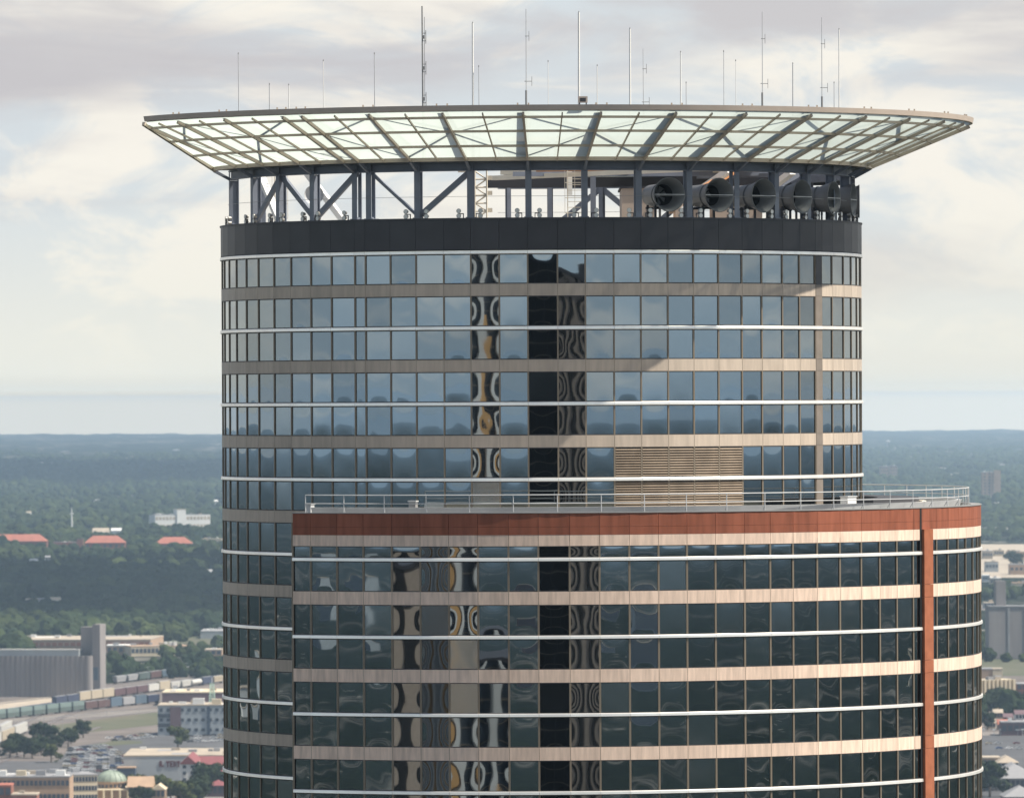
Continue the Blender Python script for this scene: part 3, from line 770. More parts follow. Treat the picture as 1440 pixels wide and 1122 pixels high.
house('apartment_tower','tall pale brown apartment tower alone in the woods at the far right','apartment tower',1382,1407,700,664,60,'sand','greyroof',(8,4,'win'),pad=70,front=330,extra=slabs)
for i,(x0,x1,y) in enumerate(((1222,1233,664),(1290,1300,660),(1320,1330,661),(1404,1418,656))):
    house('far_house','small pale roof in the woods far right, %s from the left' % ORD[i],'house',x0,x1,y,y-3,30,'white','tan',group='pale roofs in the far right woods',pad=60,front=300)
# church mast and white block
c = G(101, 748); mr = empty('steeple', c, label='thin white steeple rising from the woods at left', cat='steeple'); s = (c[1]-CAMY)/F
mb = MB(); mb.lathe((0,0), [(1.3*s,0),(1.2*s,22*s),(.9*s,28*s),(.1,36*s)], 8, smooth=False); mb.build('spire', B['white'], mr)
mb = MB(); mb.box(-3*s,3*s,-1,1,25*s,26.5*s); mb.build('crosspiece', B['white'], mr); keep_clear(c,(1,0),(0,1),-10,10,-250,20)
def wtower(root, W, H, depth):
    mb = MB(); mb.box(-W*.11, W*.05, -2, depth*.5, 0, H*1.35); t_ = mb.build('tower', B['white'], root)
    mb = MB(); mb.box(-W*.11-.4, W*.05+.4, -2.4, depth*.5+.4, H*1.35+.01, H*1.35+1); mb.build('cap', B['tan'], t_)
house('white_building','long white building with a central tower among trees at left','building',219,295,746,724,30,'white','greyroof',(2,16,'tan'),turn=.4,pad=30,front=420,extra=wtower,wsize=(2.6,2.6))
house('low_building','low pale building right of the long white building beside the tower edge','building',296,312,746,739,30,'cream','tan',pad=30,front=300)
# red roofed campus
house('red_roof_hall','long red tile roofed brick hall at the far left edge','hall',-30,66,774,761,24,'brick','redroof',(1,12,'win'),'hip',group='red roofed halls in the woods',pad=25,front=230,rise=.42)
house('brick_block','low dark brick block between the red roofed halls','building',74,108,773,763,40,'brick','purple',(1,5,'win'),pad=20,front=230)
house('brick_stack','small square brick tower beside the middle red roofed hall','tower',108,117,773,758,12,'brick','purple',pad=8,front=230)
house('red_roof_hall','middle red tile roofed brick hall with hipped roof','hall',119,176,774,763,24,'brick','redroof',(1,7,'win'),'hip',group='red roofed halls in the woods',pad=20,front=230,rise=.42)
house('red_roof_hall','red tile roofed hall below the long white building','hall',218,270,775,764,24,'brick','redroof',(1,7,'win'),'hip',group='red roofed halls in the woods',pad=20,front=230,rise=.38)
house('pale_roof','pale roofed building behind the middle red roofed hall','building',130,152,757,748,40,'white','tan',kind='gable_x',pad=30,front=180)
house('pale_roof','white roofed building right behind the middle red roofed hall','building',156,170,755,746,40,'white','white',kind='gable_x',pad=30,front=180)
house('pale_roof','long cream building at the tower edge level with the red roofs','building',283,312,768,758,30,'cream','tan',pad=30,front=200)
# small houses in the wood
for i,(x0,x1,y,rf,lab) in enumerate(((36,52,853,'tan','small tan roofed house in the wood, left one of a row'),(54,68,852,'greyroof','small grey roofed house in the wood beside a tan one'),(69,84,851,'cream','small cream roofed house right end of a row in the wood'),(100,118,849,'tan','lone tan roofed house in the dark wood'),(170,180,850,'greyroof','small grey gabled house deep in the wood left of the tower'),(243,249,855,'white','tiny white gabled house in the wood near the tower'),(300,311,866,'white','pale house at the tower edge in the lower wood'))):
    house('wood_house',lab,'house',x0,x1,y,y-7,16,'white',rf,(1,3,'win'),'gable_x',pad=10,front=110,rise=.3)
house('long_shed','long low shed with pale roof in the wood above the warehouse','shed',36,150,871,863,26,'sand','tan',kind='flat',turn=-.05,pad=10,front=100)
house('long_shed','pinkish low shed in the wood right of the long one','shed',188,226,874,864,40,'sand','tan',kind='flat',pad=10,front=100)
house('long_shed','pale flat roofed shed with greyish walls at the tower edge above the rail yard','shed',232,258,876,868,40,'white','tan',kind='flat',pad=10,front=100)
house('grey_shed','grey roofed shed at the tower edge above the trees','shed',282,318,898,888,70,'greywall','greyroof',kind='flat',pad=10,front=90)
# long cream warehouse, offices, elevator
house('warehouse','very long cream roofed warehouse with reddish walls behind the grain elevator','warehouse',2,212,914,900,105,'sand','tan',(1,24,'brick'),turn=-.06,pad=6,front=40,wsize=(3,1.5))
def rooftop(root, W, H, depth):
    for q in range(3):
        mb = MB(); mb.box(W*.08+q*4, W*.08+q*4+2.4, 4, 7, H+.72, H+4); mb.build('roof_unit', B['white'], root)
house('low_office','two-storey cream office with a row of square windows beyond the rail yard','office',185,268,922,909,35,'cream','sand',(1,15,'win'),pad=6,front=20,extra=rooftop,turn=.25)
house('small_annex','small pale annex between warehouse and cream office','building',150,182,921,908,30,'sand','white',(1,4,'win'),pad=6,front=20)
house('pink_building','pinkish brick building with a pale stair at the tower edge','building',288,312,930,914,30,'sand','tan',(2,3,'win'),pad=5,front=20)
house('flat_kiosk','small flat tan roofed building among trees above the trains','building',176,202,944,937,30,'cream','tan',kind='flat',pad=6,front=60)
# grain elevator: a row of silos
el = empty('grain_elevator', G(62, 980), radians(-9), label='long grey concrete grain elevator of fluted silos with a tall head house', cat='grain elevator')
s = (G(62,980)[1]-CAMY)/F; H = 58*s
xs = np.linspace(-82*s, 62*s, 21)
for i, x in enumerate(xs):
    mb = MB(); mb.lathe((x, 3.4), [(3.6,0),(3.6,H)], 16); mb.add([(x+3.6*cos(2*pi*q/16), 3.4+3.6*sin(2*pi*q/16), H) for q in range(16)], [tuple(range(16))]); mb.build('silo', B['conc'], el)
mb = MB(); mb.box(-85*s, 60*s, 2.0, 12, .0, H-.3); mb.build('wall', B['conc'], el)
mb = MB(); mb.box(-85*s, 50*s, .5, 10, H+.01, H+4); mb.build('roof_gallery', B['greywall'], el)
mb = MB(); mb.box(-85.5*s, 50.5*s, .0, 10.5, H+4.01, H+4.8); mb.build('gallery_roof', B['r_white'], el)
mb = MB(); mb.box(48*s, 68*s, 12.1, 24, 0, 98*s); hh = mb.build('head_house', B['conc'], el)
mb = MB(); mb.box(68.1*s, 79*s, 4, 24, 0, 102*s); mb.build('head_house', B['conc'], el)
mb = MB(); mb.box(69*s, 76*s, 3.8, 3.99, 24*s, 42*s); mb.build('blue_panel', B['r_blue'], el)
mb = MB(); mb.box(64*s, 66*s, 2, 6, 0, 60*s); mb.build('leg', B['tyre'], el)
keep_clear(G(62,980),(1,0),(0,1),-60,60,-80,40)
def silo_block(name, label, cat, px0, px1, yb, yt, n, head):
    c = G((px0+px1)/2, yb); s = (c[1]-CAMY)/F; W = (px1-px0)*s; H = (yb-yt)*s
    r_ = empty(name, c, radians(5), label=label, cat=cat); keep_clear(c,(1,0),(0,1),-W/2-8,W/2+8,-60,30)
    mb = MB(); mb.box(-W/2, W/2, 1.5, 22, 0, H); mb.build('wall', B['conc'], r_)
    for i in range(n):
        mb = MB(); x = -W/2+W*(i+.5)/n; mb.lathe((x,3), [(W/n*.5,0),(W/n*.5,H-.2)], 14); mb.build('silo', B['conc'], r_)
    for x in (-.12,.2,.42):
        if not n: mb = MB(); mb.box(W*x-.8, W*x+.8, .9, 1.49, 0, H-.3); mb.build('pilaster', B['greyroof'], r_)
    mb = MB(); mb.box(-W/2-.3, W/2+.3, .8, 22.5, H+.01, H+.8); mb.build('roof', B['greyroof'], r_)
    if head:
        mb = MB(); mb.box(head[0]*s, head[1]*s, 12, 24, 0, H+head[2]*s); mb.build('head_house', B['conc'], r_)
silo_block('grain_silos','grey concrete silo block with a narrow head house at the right edge','grain elevator',1391,1465,926,853,0,(-24,-10,36))
# ---------------------------------------------------------------- trains
def lerp(a, b, t): return (a[0]+(b[0]-a[0])*t, a[1]+(b[1]-a[1])*t)
protos = {}
def railcar(kind, m):
    key = (kind, m)
    if key in protos: return copy_tree(protos[key])
    r = empty('rail_car'); L = 11.2; h = dict(well=5.6, box=4.9, hopper=4.6, tank=4.3, rack=5.8, flat=1.8)[kind]
    mb = MB()
    if kind == 'tank': 
        mb.tube((-L+1,0,2.7), (L-1,0,2.7), 1.55, n=14)
    elif kind == 'hopper':
        mb.hexa([(-L+3,-1.2,1.1),(L-3,-1.2,1.1),(L-3,1.2,1.1),(-L+3,1.2,1.1),(-L+.8,-1.55,h),(L-.8,-1.55,h),(L-.8,1.55,h),(-L+.8,1.55,h)])
        for q in range(7): mb.box(-L+2+q*(2*L-4)/6-.1, -L+2+q*(2*L-4)/6+.1, -1.62, 1.62, 2.2, h)
    elif kind == 'well': mb.box(-L+1.2, L-1.2, -1.3, 1.3, .7, 3.2)
    elif kind == 'flat': mb.box(-L+.3, L-.3, -1.4, 1.4, 1.0, 1.8)
    else:
        mb.box(-L+.4, L-.4, -1.5, 1.5, 1.0, h)
        for q in range(9): mb.box(-L+.9+q*(2*L-1.8)/8-.08, -L+.9+q*(2*L-1.8)/8+.08, -1.58, 1.58, 1.1, h-.1)
    mb.build('body', B[m], r)
    mb = MB()
    if kind == 'well': mb.box(-L+1.2, L-1.2, -1.3, 1.3, 3.23, h); mb.build('upper_container', B['r_teal' if m == 'r_green' else m], r)
    elif kind != 'flat': mb.box(-L+1, L-1, -.6, .6, h+.01 if kind != 'tank' else 4.2, h+.25); mb.build('roof_walk', B['r_grey'], r)
    mb = MB(); mb.box(-L, L, -.5, .5, .65, .99); mb.build('underframe', B['tyre'], r)
    for sx in (-1, 1):
        mb = MB()
        for dx in (-.9, .9): mb.tube((sx*(L-2)+dx,-.85,.45), (sx*(L-2)+dx,.85,.45), .45, n=10)
        mb.box(sx*(L-2)-1.3, sx*(L-2)+1.3, -.95, -.86, .3, .75); mb.build('bogie', B['tyre'], r)
    protos[key] = r; return r
adj = dict(r_green='green', r_teal='teal', r_red='dark red', r_navy='navy', r_cream='cream', r_white='white', r_grey='grey', r_blue='blue', r_orange='orange', r_maroon='maroon')
kn = dict(well='container car', box='box car', hopper='hopper car', tank='tank car', rack='tall auto rack car', flat='flat car')
def train(p0, p1, cars, where, reach=1.0):
    a = G(*p0); b = G(*p1); L = sqrt((b[0]-a[0])**2+(b[1]-a[1])**2); rz = atan2(b[1]-a[1], b[0]-a[0]); n = len(cars)
    sc_ = L/n/23.2
    for i, (k, m) in enumerate(cars):
        o = railcar(k, m); t = (i+.5)/n; o.location = (a[0]+(b[0]-a[0])*t, a[1]+(b[1]-a[1])*t, .35); o.rotation_euler = (0,0,rz); o.scale = (sc_, 1.12, 1.22)
        tag(o, '%s %s, %s from left in %s' % (adj[m], kn[k], ORD[i], where), 'rail car', 'freight cars of '+where)
    # the track
    u = ((b[0]-a[0])/L, (b[1]-a[1])/L); w = (-u[1], u[0])
    mb = MB(); e = 400
    mb.cur = 0; mb.obox((a[0],a[1],0), u, w, -e, L+e, -2.6, 2.6, -.5, .22); mb.cur = 1
    for s_ in (-.75,.75): mb.obox((a[0],a[1],0), u, w, -e, L+e, s_-.06, s_+.06, .222, .36)
    tag(mb.build('railway_track', [B['rail'], M['midgrey']]), kind='structure')
train((-12,1013),(222,988), [('well','r_green')]*7+[('box','r_red'),('box','r_red'),('well','r_blue'),('box','r_grey'),('well','r_blue'),('box','r_navy')], 'the nearest long container train')
train((-12,1004),(312,960), [('flat','r_navy')]*5+[('box','r_navy')]*2+[('rack','r_cream')]*3+[('box','r_maroon')]*3+[('box','r_white'),('rack','r_cream'),('hopper','r_white'),('hopper','r_white'),('tank','r_white'),('box','r_navy'),('hopper','r_cream')], 'the middle train past the elevator')
train((160,962),(318,942), [('hopper','r_grey'),('hopper','r_grey'),('box','r_green'),('box','r_red'),('box','r_blue'),('hopper','r_white'),('box','r_maroon'),('box','r_orange'),('hopper','r_white'),('box','r_grey')], 'the rear train below the trees')
train((-20,1053),(36,1030), [('rack','r_white'),('rack','r_cream'),('rack','r_white')], 'the short train at the left edge')
train((-20,1043),(14,1026), [('box','r_grey'),('box','r_white')], 'the stub train behind the short one')
def track(p0, p1):
    a = G(*p0); b = G(*p1); L = sqrt((b[0]-a[0])**2+(b[1]-a[1])**2); u = ((b[0]-a[0])/L, (b[1]-a[1])/L); w = (-u[1], u[0]); mb = MB()
    mb.cur = 0; mb.obox((a[0],a[1],0), u, w, -200, L, -2.4, 2.4, -.5, .20); mb.cur = 1
    for s_ in (-.75,.75): mb.obox((a[0],a[1],0), u, w, -200, L, s_-.06, s_+.06, .202, .34)
    tag(mb.build('railway_track', [B['rail'], M['midgrey']]), kind='structure')
for p0, p1 in (((-12,1019),(240,991)),((-12,1026),(250,996)),((-12,1010),(240,984)),((-12,1062),(120,1024)),((-12,1075),(140,1022)),((120,975),(330,950)),((150,966),(330,946))): track(p0, p1)
for i, (x, y) in enumerate(((20,1022),(62,1016),(108,1012),(150,1006),(196,1000),(140,972),(208,958),(262,952),(88,1032),(40,1044))):
    c = G(x, y); r_ = empty('yard_light', c, label='thin grey light pole in the rail yard, %s in the row' % ORD[i], cat='light pole', group='light poles in the rail yard'); mb = MB(); mb.tube((0,0,0), (0,0,11), .16, .1, n=6); mb.build('pole', B['r_grey'], r_); mb = MB(); mb.box(-1.6,1.6,-.2,.2,11.001,11.3); mb.build('lamp_arm', B['r_grey'], r_)
# ---------------------------------------------------------------- ground sheets
def patch(name, pts, m, h):
    mb = MB(); mb.add([G(x, y)[:2]+(h,) for x, y in pts], [tuple(range(len(pts)))]); return tag(mb.build(name, B[m]), kind='structure')
patch('rail_yard', [(-160,1075),(60,1075),(150,1045),(260,1030),(520,985),(520,925),(140,962),(-160,975)], 'gravel', .05)
patch('grass_strip', [(120,1030),(230,1018),(230,1000),(150,1010),(60,1022),(60,1032)], 'grass', .12)
patch('grass_strip', [(190,905),(330,905),(330,893),(240,893)], 'grass', .12)
patch('dirt_road', [(-160,1030),(330,993),(330,989),(-160,1022)], 'road', .16)
patch('parking_lot', [(60,1092),(180,1092),(330,1060),(330,1024),(225,1031),(100,1050)], 'asphalt', .10)
patch('service_yard', [(-160,1097),(120,1097),(75,1070),(-160,1070)], 'asphalt', .14)
patch('grass_strip', [(112,1051),(200,1045),(200,1042),(160,1041)], 'grass', .16)
patch('plaza', [(-160,1400),(500,1400),(500,1096),(-160,1096)], 'road', .05)
patch('yard', [(130,916),(320,925),(320,905),(130,908)], 'gravel', .07)
patch('yard', [(0,1000),(120,980),(120,974),(-20,990)], 'tan', .14)
patch('dirt_road', [(130,934),(330,941),(330,937),(130,930)], 'road', .1)
patch('industrial_yard', [(1340,812),(1640,812),(1640,765),(1340,765)], 'tan', .06)
patch('green_field', [(1340,744),(1640,744),(1640,738),(1340,738)], 'grass', .06)
patch('green_field', [(1340,950),(1640,950),(1640,927),(1340,927)], 'grass', .06)
patch('road', [(1340,858),(1640,858),(1640,852),(1340,850)], 'road', .09)
patch('freeway', [(1340,1062),(1640,1062),(1640,1033),(1340,1033)], 'asphalt', .06)
patch('freeway_verge', [(1340,1034),(1640,1034),(1640,1029),(1340,1029)], 'road', .12)
patch('town_ground', [(1340,1029),(1640,1029),(1640,950),(1340,950)], 'gravel', .05)
patch('town_ground', [(1340,1400),(1640,1400),(1640,1062),(1340,1062)], 'asphalt', .05)
# ---------------------------------------------------------------- buildings, lower left
house('purple_warehouse','dark purple brown warehouse behind the grey office beside the tower','warehouse',228,318,992,974,60,'purple','cream',pad=5,front=10)
def office_x(root, W, H, depth):
    mb = MB(); mb.box(-W*.34, -W*.20, -.6, -.26, 0, H*.97); mb.build('brick_bay', B['purple'], root)
    mb = MB(); mb.box(W*.14, W*.18, -.6, -.26, 0, H*.97); mb.build('blue_strip', B['blue'], root)
    for z in (.30,.62): 
        mb = MB(); mb.box(-W*.5, -W*.345, -.5, -.26, H*z, H*(z+.12)); mb.build('ribbon_window', B['win'], root)
    mb = MB(); mb.box(-W*.05, W*.1, 6, 12, H+.72, H+4.5); mb.build('plant_room', B['white'], root)
    mb = MB(); mb.box(W*.2, W*.32, 5, 12, H+.72, H+4); mb.build('plant_room', B['cream'], root)
house('grey_office','three-storey grey panelled office with purple brick bay next to the tower','office',222,330,1034,992,40,'greywall','tan',(3,11,'win'),pad=5,front=10,extra=office_x,wsize=(1.1,1.0))
c = G(297, 1031); lt = empty('lattice_tower', (c[0], c[1]+16, (1031-996)*(c[1]-CAMY)/F+.75), label='mint green lattice tower standing on the grey office roof', cat='lattice tower')
mb = MB()
for q in range(4):
    sx, sy = (-1,1,1,-1)[q], (-1,-1,1,1)[q]; mb.tube((sx*2,sy*2,0), (sx*1.1,sy*1.1,15), .22, n=6)
for z in np.arange(0, 15, 1.7):
    w0 = 2-.9*z/15
    for q in range(4):
        a = (-w0,-w0), (w0,-w0), (w0,w0), (-w0,w0); p, r = a[q], a[(q+1)%4]; mb.tube((*p,z), (*r,z), .16, n=5); mb.tube((*p,z), (r[0]*.95,r[1]*.95,z+1.7), .12, n=5)
mb.build('lattice_frame', B['mint'], lt); mb = MB(); mb.tube((0,0,14.5), (0,0,19), .2, n=6); mb.build('mast', B['white'], lt)
# sign warehouse
sw = house('sign_warehouse','large pale warehouse with tan roof and dark red lettering on its wall','warehouse',174,330,1098,1063,85,'greywall','tan',pad=4,front=6)
c = G(252, 1098); s = (c[1]-CAMY)/F
FONT = {'A':['01110','11011','11011','11111','11011','11011'],'.':['00','00','00','00','11','11'],'T':['111111','111111','001100','001100','001100','001100'],'E':['11111','11000','11110','11110','11000','11111'],'N':['11001','11101','11101','11011','11011','11001'],'J':['0011','0011','0011','0011','1011','1110']}
xp = (224-252)*s; z0 = (1098-1078)*s; u_ = .80*s
for ch in 'A. TENT':
    if ch == ' ': xp += 3*u_; continue
    g = FONT[ch]; mb = MB()
    for r, row in enumerate(g):
        for q, v in enumerate(row):
            if v == '1': mb.box(xp+q*u_, xp+(q+1)*u_+.001, -.32, -.02, z0+(5-r)*1.45*s, z0+(6-r)*1.45*s)
    mb.build('letter', B['sign'], sw); xp += (len(g[0])+1)*u_
house('red_gable_house','white gabled building with dark red roof in front of the sign warehouse','building',254,276,1110,1074,60,'white','maroonroof',(4,2,'win'),'gable_y',pad=4,front=20,rise=.5,wsize=(.9,.9))
house('red_roof_wing','long wing with dark red roof running behind the white gable','building',274,330,1104,1084,30,'white','maroonroof',(2,9,'win'),'gable_x',pad=4,front=20,rise=.35)
house('blue_shed','dark blue grey shed at the left end of the sign warehouse','shed',165,190,1100,1080,12,'blue','sand',pad=4,front=10)
def cream_x(root, W, H, depth):
    for q in range(5): 
        mb = MB(); mb.box(-W*.45+q*W*.2, -W*.45+q*W*.2+5, 5, 11, H+.72, H+3.4); mb.build('roof_unit', B[('cream','white','cream','greyroof','white')[q]], root)
house('stone_block','big grey stone block with flat roof at the bottom left','building',-40,98,1150,1093,34,'sand','greyroof',(3,22,'win'),pad=4,front=14,extra=cream_x,wsize=(1.0,1.3))
house('cream_wing','sunlit cream wing with many windows joined to the stone block','building',98,137,1140,1090,30,'cream','greyroof',(4,9,'win'),turn=.25,pad=4,front=14,wsize=(.8,1.2))
house('brick_corner','low orange brick building at the bottom left corner','building',-20,16,1160,1105,20,'brick','redroof',(3,4,'win'),pad=4,front=8)
house('brick_corner','low orange brick wing right of the bottom left corner','building',16,52,1162,1118,20,'brick','tan',(2,5,'win'),pad=4,front=8)
c = G(155, 1135); s = (c[1]-CAMY)/F; dm = empty('domed_hall', c, label='classical hall with pale green ribbed dome at the bottom left', cat='domed hall'); keep_clear(c,(1,0),(0,1),-34,40,-14,40)
mb = MB(); mb.box(-27, 22*s+10, 0, 34, 0, 24*s); mb.build('wall', B['sand'], dm)
mb = MB(); mb.box(-28, 22*s+11, -1, 35, 24*s+.01, 25.5*s); mb.build('cornice', B['cream'], dm)
mb = MB(); mb.lathe((0,15), [(7.4,25.5*s),(7.4,33*s),(8.0,33.3*s),(8.0,35*s)], 24, smooth=False); mb.build('drum', B['sand'], dm)
mb = MB(); mb.lathe((0,15), [(7.9*cos(a), 35*s+5.8*sin(a)) for a in np.linspace(0,pi/2,9)], 32, smooth=False)
for q in range(16):
    t = 2*pi*q/16
    for i in range(8):
        a0_, a1_ = pi/2*i/8, pi/2*(i+1)/8; mb.beam((8*cos(a0_)*sin(t),15-8*cos(a0_)*cos(t),35*s+5.9*sin(a0_)), (8*cos(a1_)*sin(t),15-8*cos(a1_)*cos(t),35*s+5.9*sin(a1_)), .3)
mb.build('dome', B['dome'], dm)
for q in range(12):
    mb = MB(); x = -25+q*4.3; mb.tube((x,-1.2,0), (x,-1.2,24*s), .7, .6, n=10); mb.build('column', B['cream'], dm)
for q in range(10):
    t = 2*pi*q/20-pi/2; mb = MB(); mb.obox((0,15,0), (cos(t),sin(t)), (sin(t),-cos(t)), -.7,.7,7.2,7.55,27*s,31*s); mb.build('window', B['win'], dm)
house('stone_gable','sandy stone building with arched gables right of the dome','building',180,214,1135,1106,22,'sand','sand',(2,5,'win'),'gable_x',pad=3,front=8,rise=.4)
house('stone_gable','pinkish gabled stone house in the trees below the sign warehouse','building',214,232,1136,1110,22,'sand','cream',(2,3,'win'),'gable_y',pad=3,front=8,rise=.4)
house('wall_shed','long low shed with pale edge below the white gable','shed',246,280,1126,1112,16,'sand','white',pad=3,front=8)
house('red_roof_house','red roofed house at the tower edge near the bottom','house',292,320,1120,1104,22,'purple','maroonroof',(1,4,'win'),'hip',pad=3,front=10)
# ---------------------------------------------------------------- buildings, right
house('white_train_shed','long thin white shed in the woods beyond the tan yard','shed',1372,1434,752,744,16,'white','white',pad=10,front=60)
ii = 0
for (x0,x1,yb,yt,wl,rf,lab) in ((1382,1396,786,775,'tan','greyroof','grey roofed tan warehouse, upper left in the right yard'),(1398,1412,782,774,'cream','tan','cream warehouse, upper middle in the right yard'),(1416,1445,786,776,'sand','tan','sandy warehouse at the upper right edge of the yard'),(1386,1404,804,790,'greywall','tan','grey walled warehouse with tan roof left in the yard'),(1420,1446,808,794,'sand','greyroof','sandy block with grey roof at the right edge of the yard'),(1382,1392,818,809,'white','white','small white building beside the tower, lower yard'),(1393,1408,822,813,'cream','white','cream roofed shed with white top in the lower yard'),(1424,1450,834,820,'cream','sand','cream block at the right edge above the silos'),(1384,1402,856,848,'greywall','tan','long grey building left of the narrow silo head house')):
    house('yard_building',lab,'building',x0,x1,yb,yt,26,wl,rf,(1,4,'win'),pad=5,front=40)
house('box_building','plain tan box building with bright side below the silos','building',1378,1396,958,941,20,'sand','greyroof',pad=4,front=20)
house('box_building','bright cream box building right of the plain tan one','building',1396,1410,958,941,20,'cream','tan',pad=4,front=20)
def bays(root, W, H, depth):
    for q in range(9):
        mb = MB(); x = -W/2+W*(q+.15)/9; mb.box(x, x+W/9*.42, -2.2, -.26, 0, H*1.05); mb.build('bay', B['cream'], root)
house('apartment_block','cream apartment block with vertical bays right of the curved wing','apartment block',1376,1429,996,957,22,'cream','cream',(5,9,'win'),turn=.3,pad=4,front=14,extra=bays,wsize=(.8,1))
house('brick_block','dark brick block at the right edge beside the cream apartments','building',1430,1460,990,962,22,'brick','greyroof',(3,4,'win'),pad=4,front=14)
for i,(x0,x1,yb) in enumerate(((1384,1394,1014),(1398,1410,1010),(1412,1424,1016),(1388,1400,1024),(1428,1442,1012),(1404,1420,1026))):
    house('town_house',('grey roofed','tan roofed','brown roofed','cream walled','dark roofed','low red roofed')[i]+' town house between the apartments and the freeway','house',x0,x1,yb,yb-8,14,('white','sand','brick','cream','white','sand')[i],('greyroof','tan','purple','tan','purple','redroof')[i],(1,3,'win'),'gable_x',pad=3,front=10,rise=.4)
house('dark_hall','long dark brick hall with low roof above the freeway at the right edge','building',1408,1460,1034,1016,20,'purple','greyroof',(1,6,'win'),pad=3,front=6)
house('tan_hall','tan flat roofed hall just below the freeway','building',1382,1407,1082,1066,20,'sand','tan',(1,4,'win'),pad=3,front=6)
house('tan_hall','small tan roofed hall right of the first below the freeway','building',1402,1432,1084,1072,26,'greywall','tan',(1,5,'win'),'hip',pad=3,front=6,rise=.3)
house('grey_hall','wide grey hipped roof hall at the lower right edge','building',1396,1460,1112,1094,46,'conc','greyroof',(1,10,'win'),'hip',pad=3,front=6,rise=.3)
house('brown_hall','brown roofed hall at the bottom right corner','building',1412,1460,1150,1120,26,'purple','greyroof',(2,6,'win'),'hip',pad=3,front=6,rise=.3)
# street lamps along the freeway
for i, x in enumerate((1383,1398,1407,1431,1438)):
    c = G(x, 1034); r_ = empty('street_lamp', c, label='double armed white street lamp, %s from the left along the freeway' % ORD[i], cat='street lamp', group='street lamps along the freeway')
    s = (c[1]-CAMY)/F; mb = MB(); mb.tube((0,0,0), (0,0,9*s), .18, n=6); mb.build('pole', B['white'], r_)
    mb = MB(); mb.box(-1.6*s, 1.6*s, -.2, .2, 9*s, 9*s+.35); mb.build('arm', B['white'], r_)
    for q in (-1,1): mb = MB(); mb.box(q*1.4*s-.6, q*1.4*s+.6, -.4, .4, 9*s-.45, 9*s-.01); mb.build('lamp_head', B['white'], r_)
# ---------------------------------------------------------------- parked cars
carp = {}
def car(m):
    if m in carp: return copy_tree(carp[m])
    r = empty('parked_car'); mb = MB()
    pr = [(-2.25,.35),(-2.3,.75),(-1.5,.92),(-.85,1.42),(.75,1.45),(1.45,1.0),(2.25,.85),(2.3,.4)]
    n = len(pr); vs = [(x,-.88,z) for x,z in pr]+[(x,.88,z) for x,z in pr]
    mb.add(vs, [tuple(range(n)), tuple(range(2*n-1,n-1,-1))]+[(i,(i+1)%n,n+(i+1)%n,n+i) for i in range(n)]); mb.build('body', B[m], r)
    mb = MB(); mb.hexa([(-1.35,-.9,.95),(1.3,-.9,1.0),(1.3,.9,1.0),(-1.35,.9,.95),(-.85,-.89,1.38),(.72,-.89,1.40),(.72,.89,1.40),(-.85,.89,1.38)]); mb.build('windows', B['win'], r)
    for x in (-1.4,1.4):
        for y in (-1,1): mb = MB(); mb.tube((x,y*.75,.33), (x,y*.93,.33), .33, n=10); mb.build('wheel', B['tyre'], r)
    carp[m] = r; return r
cnames = dict(c_silver='silver', c_white='white', c_black='black', c_red='red', c_blue='blue', c_tan='tan')
ck = ['c_silver','c_white','c_black','c_red','c_blue','c_tan','c_white','c_silver','c_black','c_silver']
WORDN = ['one','two','three','four','five','six','seven','eight','nine','ten','eleven','twelve','thirteen']
def lot(rows, where, seed):
    rr = random.Random(seed)
    for ri, (x0, x1, y0, y1) in enumerate(rows):
        a = G(x0, y0); b = G(x1, y1); L = sqrt((a[0]-b[0])**2+(a[1]-b[1])**2); n = int(L/5.2)
        for i in range(n):
            if rr.random() < .12: continue
            m = rr.choice(ck); o = car(m); t = (i+.5)/n
            o.location = (a[0]+(b[0]-a[0])*t, a[1]+(b[1]-a[1])*t, .2); o.rotation_euler = (0,0,rr.choice((0,pi))+rr.gauss(0,.05)+.2)
            tag(o, '%s car, %s from left in row %s of %s' % (cnames[m], ORD[i], WORDN[ri], where), 'car', 'cars parked in '+where)
lot([(96-i*1.0, 176+i*.6 if i > 4 else 150+i*7, 1053+i*3.1+.8, 1049+i*3.1) for i in range(12)], 'the big car park', 3)
lot([(150,222,1039,1033),(158,224,1042,1036),(262,316,1036,1034),(262,316,1040,1038),(262,316,1044,1042)], 'the car park by the grey office', 4)
lot([(1384,1436,1046,1046),(1384,1440,1053,1053)], 'the freeway lanes at right', 5)
# ---------------------------------------------------------------- roofs scattered in the woods
rr = random.Random(21); spots = []
for q in range(30): spots.append((rr.uniform(2,305), 650+185*rr.random()**1.2))
spots.sort(key=lambda p: -p[1])
for q, (px, py) in enumerate(p for p in spots if not (742 < p[1] < 778)):
    w_ = rr.uniform(5,12)*(py-561)/230
    house('suburb_house', '%s roofed house half hidden in the left woods, %s counting up from the nearest' % (('pale','grey','tan')[q%3], ORD[q]), 'house', px-w_/2, px+w_/2, py, py-(py-561)*.030, 14, 'white', ('white','greyroof','tan')[q%3], (1,2,'win'), 'gable_x', turn=rr.uniform(-.4,.5), group='houses scattered in the left woods', pad=6, front=120, rise=.3)
spots = sorted([(rr.uniform(1222,1436), 648+80*rr.random()) for q in range(14)], key=lambda p: -p[1])
for q, (px, py) in enumerate(spots):
    w_ = rr.uniform(6,14)*(py-561)/230
    house('suburb_house', '%s roofed building in the right woods, %s counting up from the nearest' % (('white','tan')[q%2], ORD[q]), 'house', px-w_/2, px+w_/2, py, py-(py-561)*.032, 18, 'cream', ('white','tan')[q%2], (1,2,'win'), 'flat', turn=rr.uniform(-.2,.5), group='buildings scattered in the right woods', pad=6, front=160)
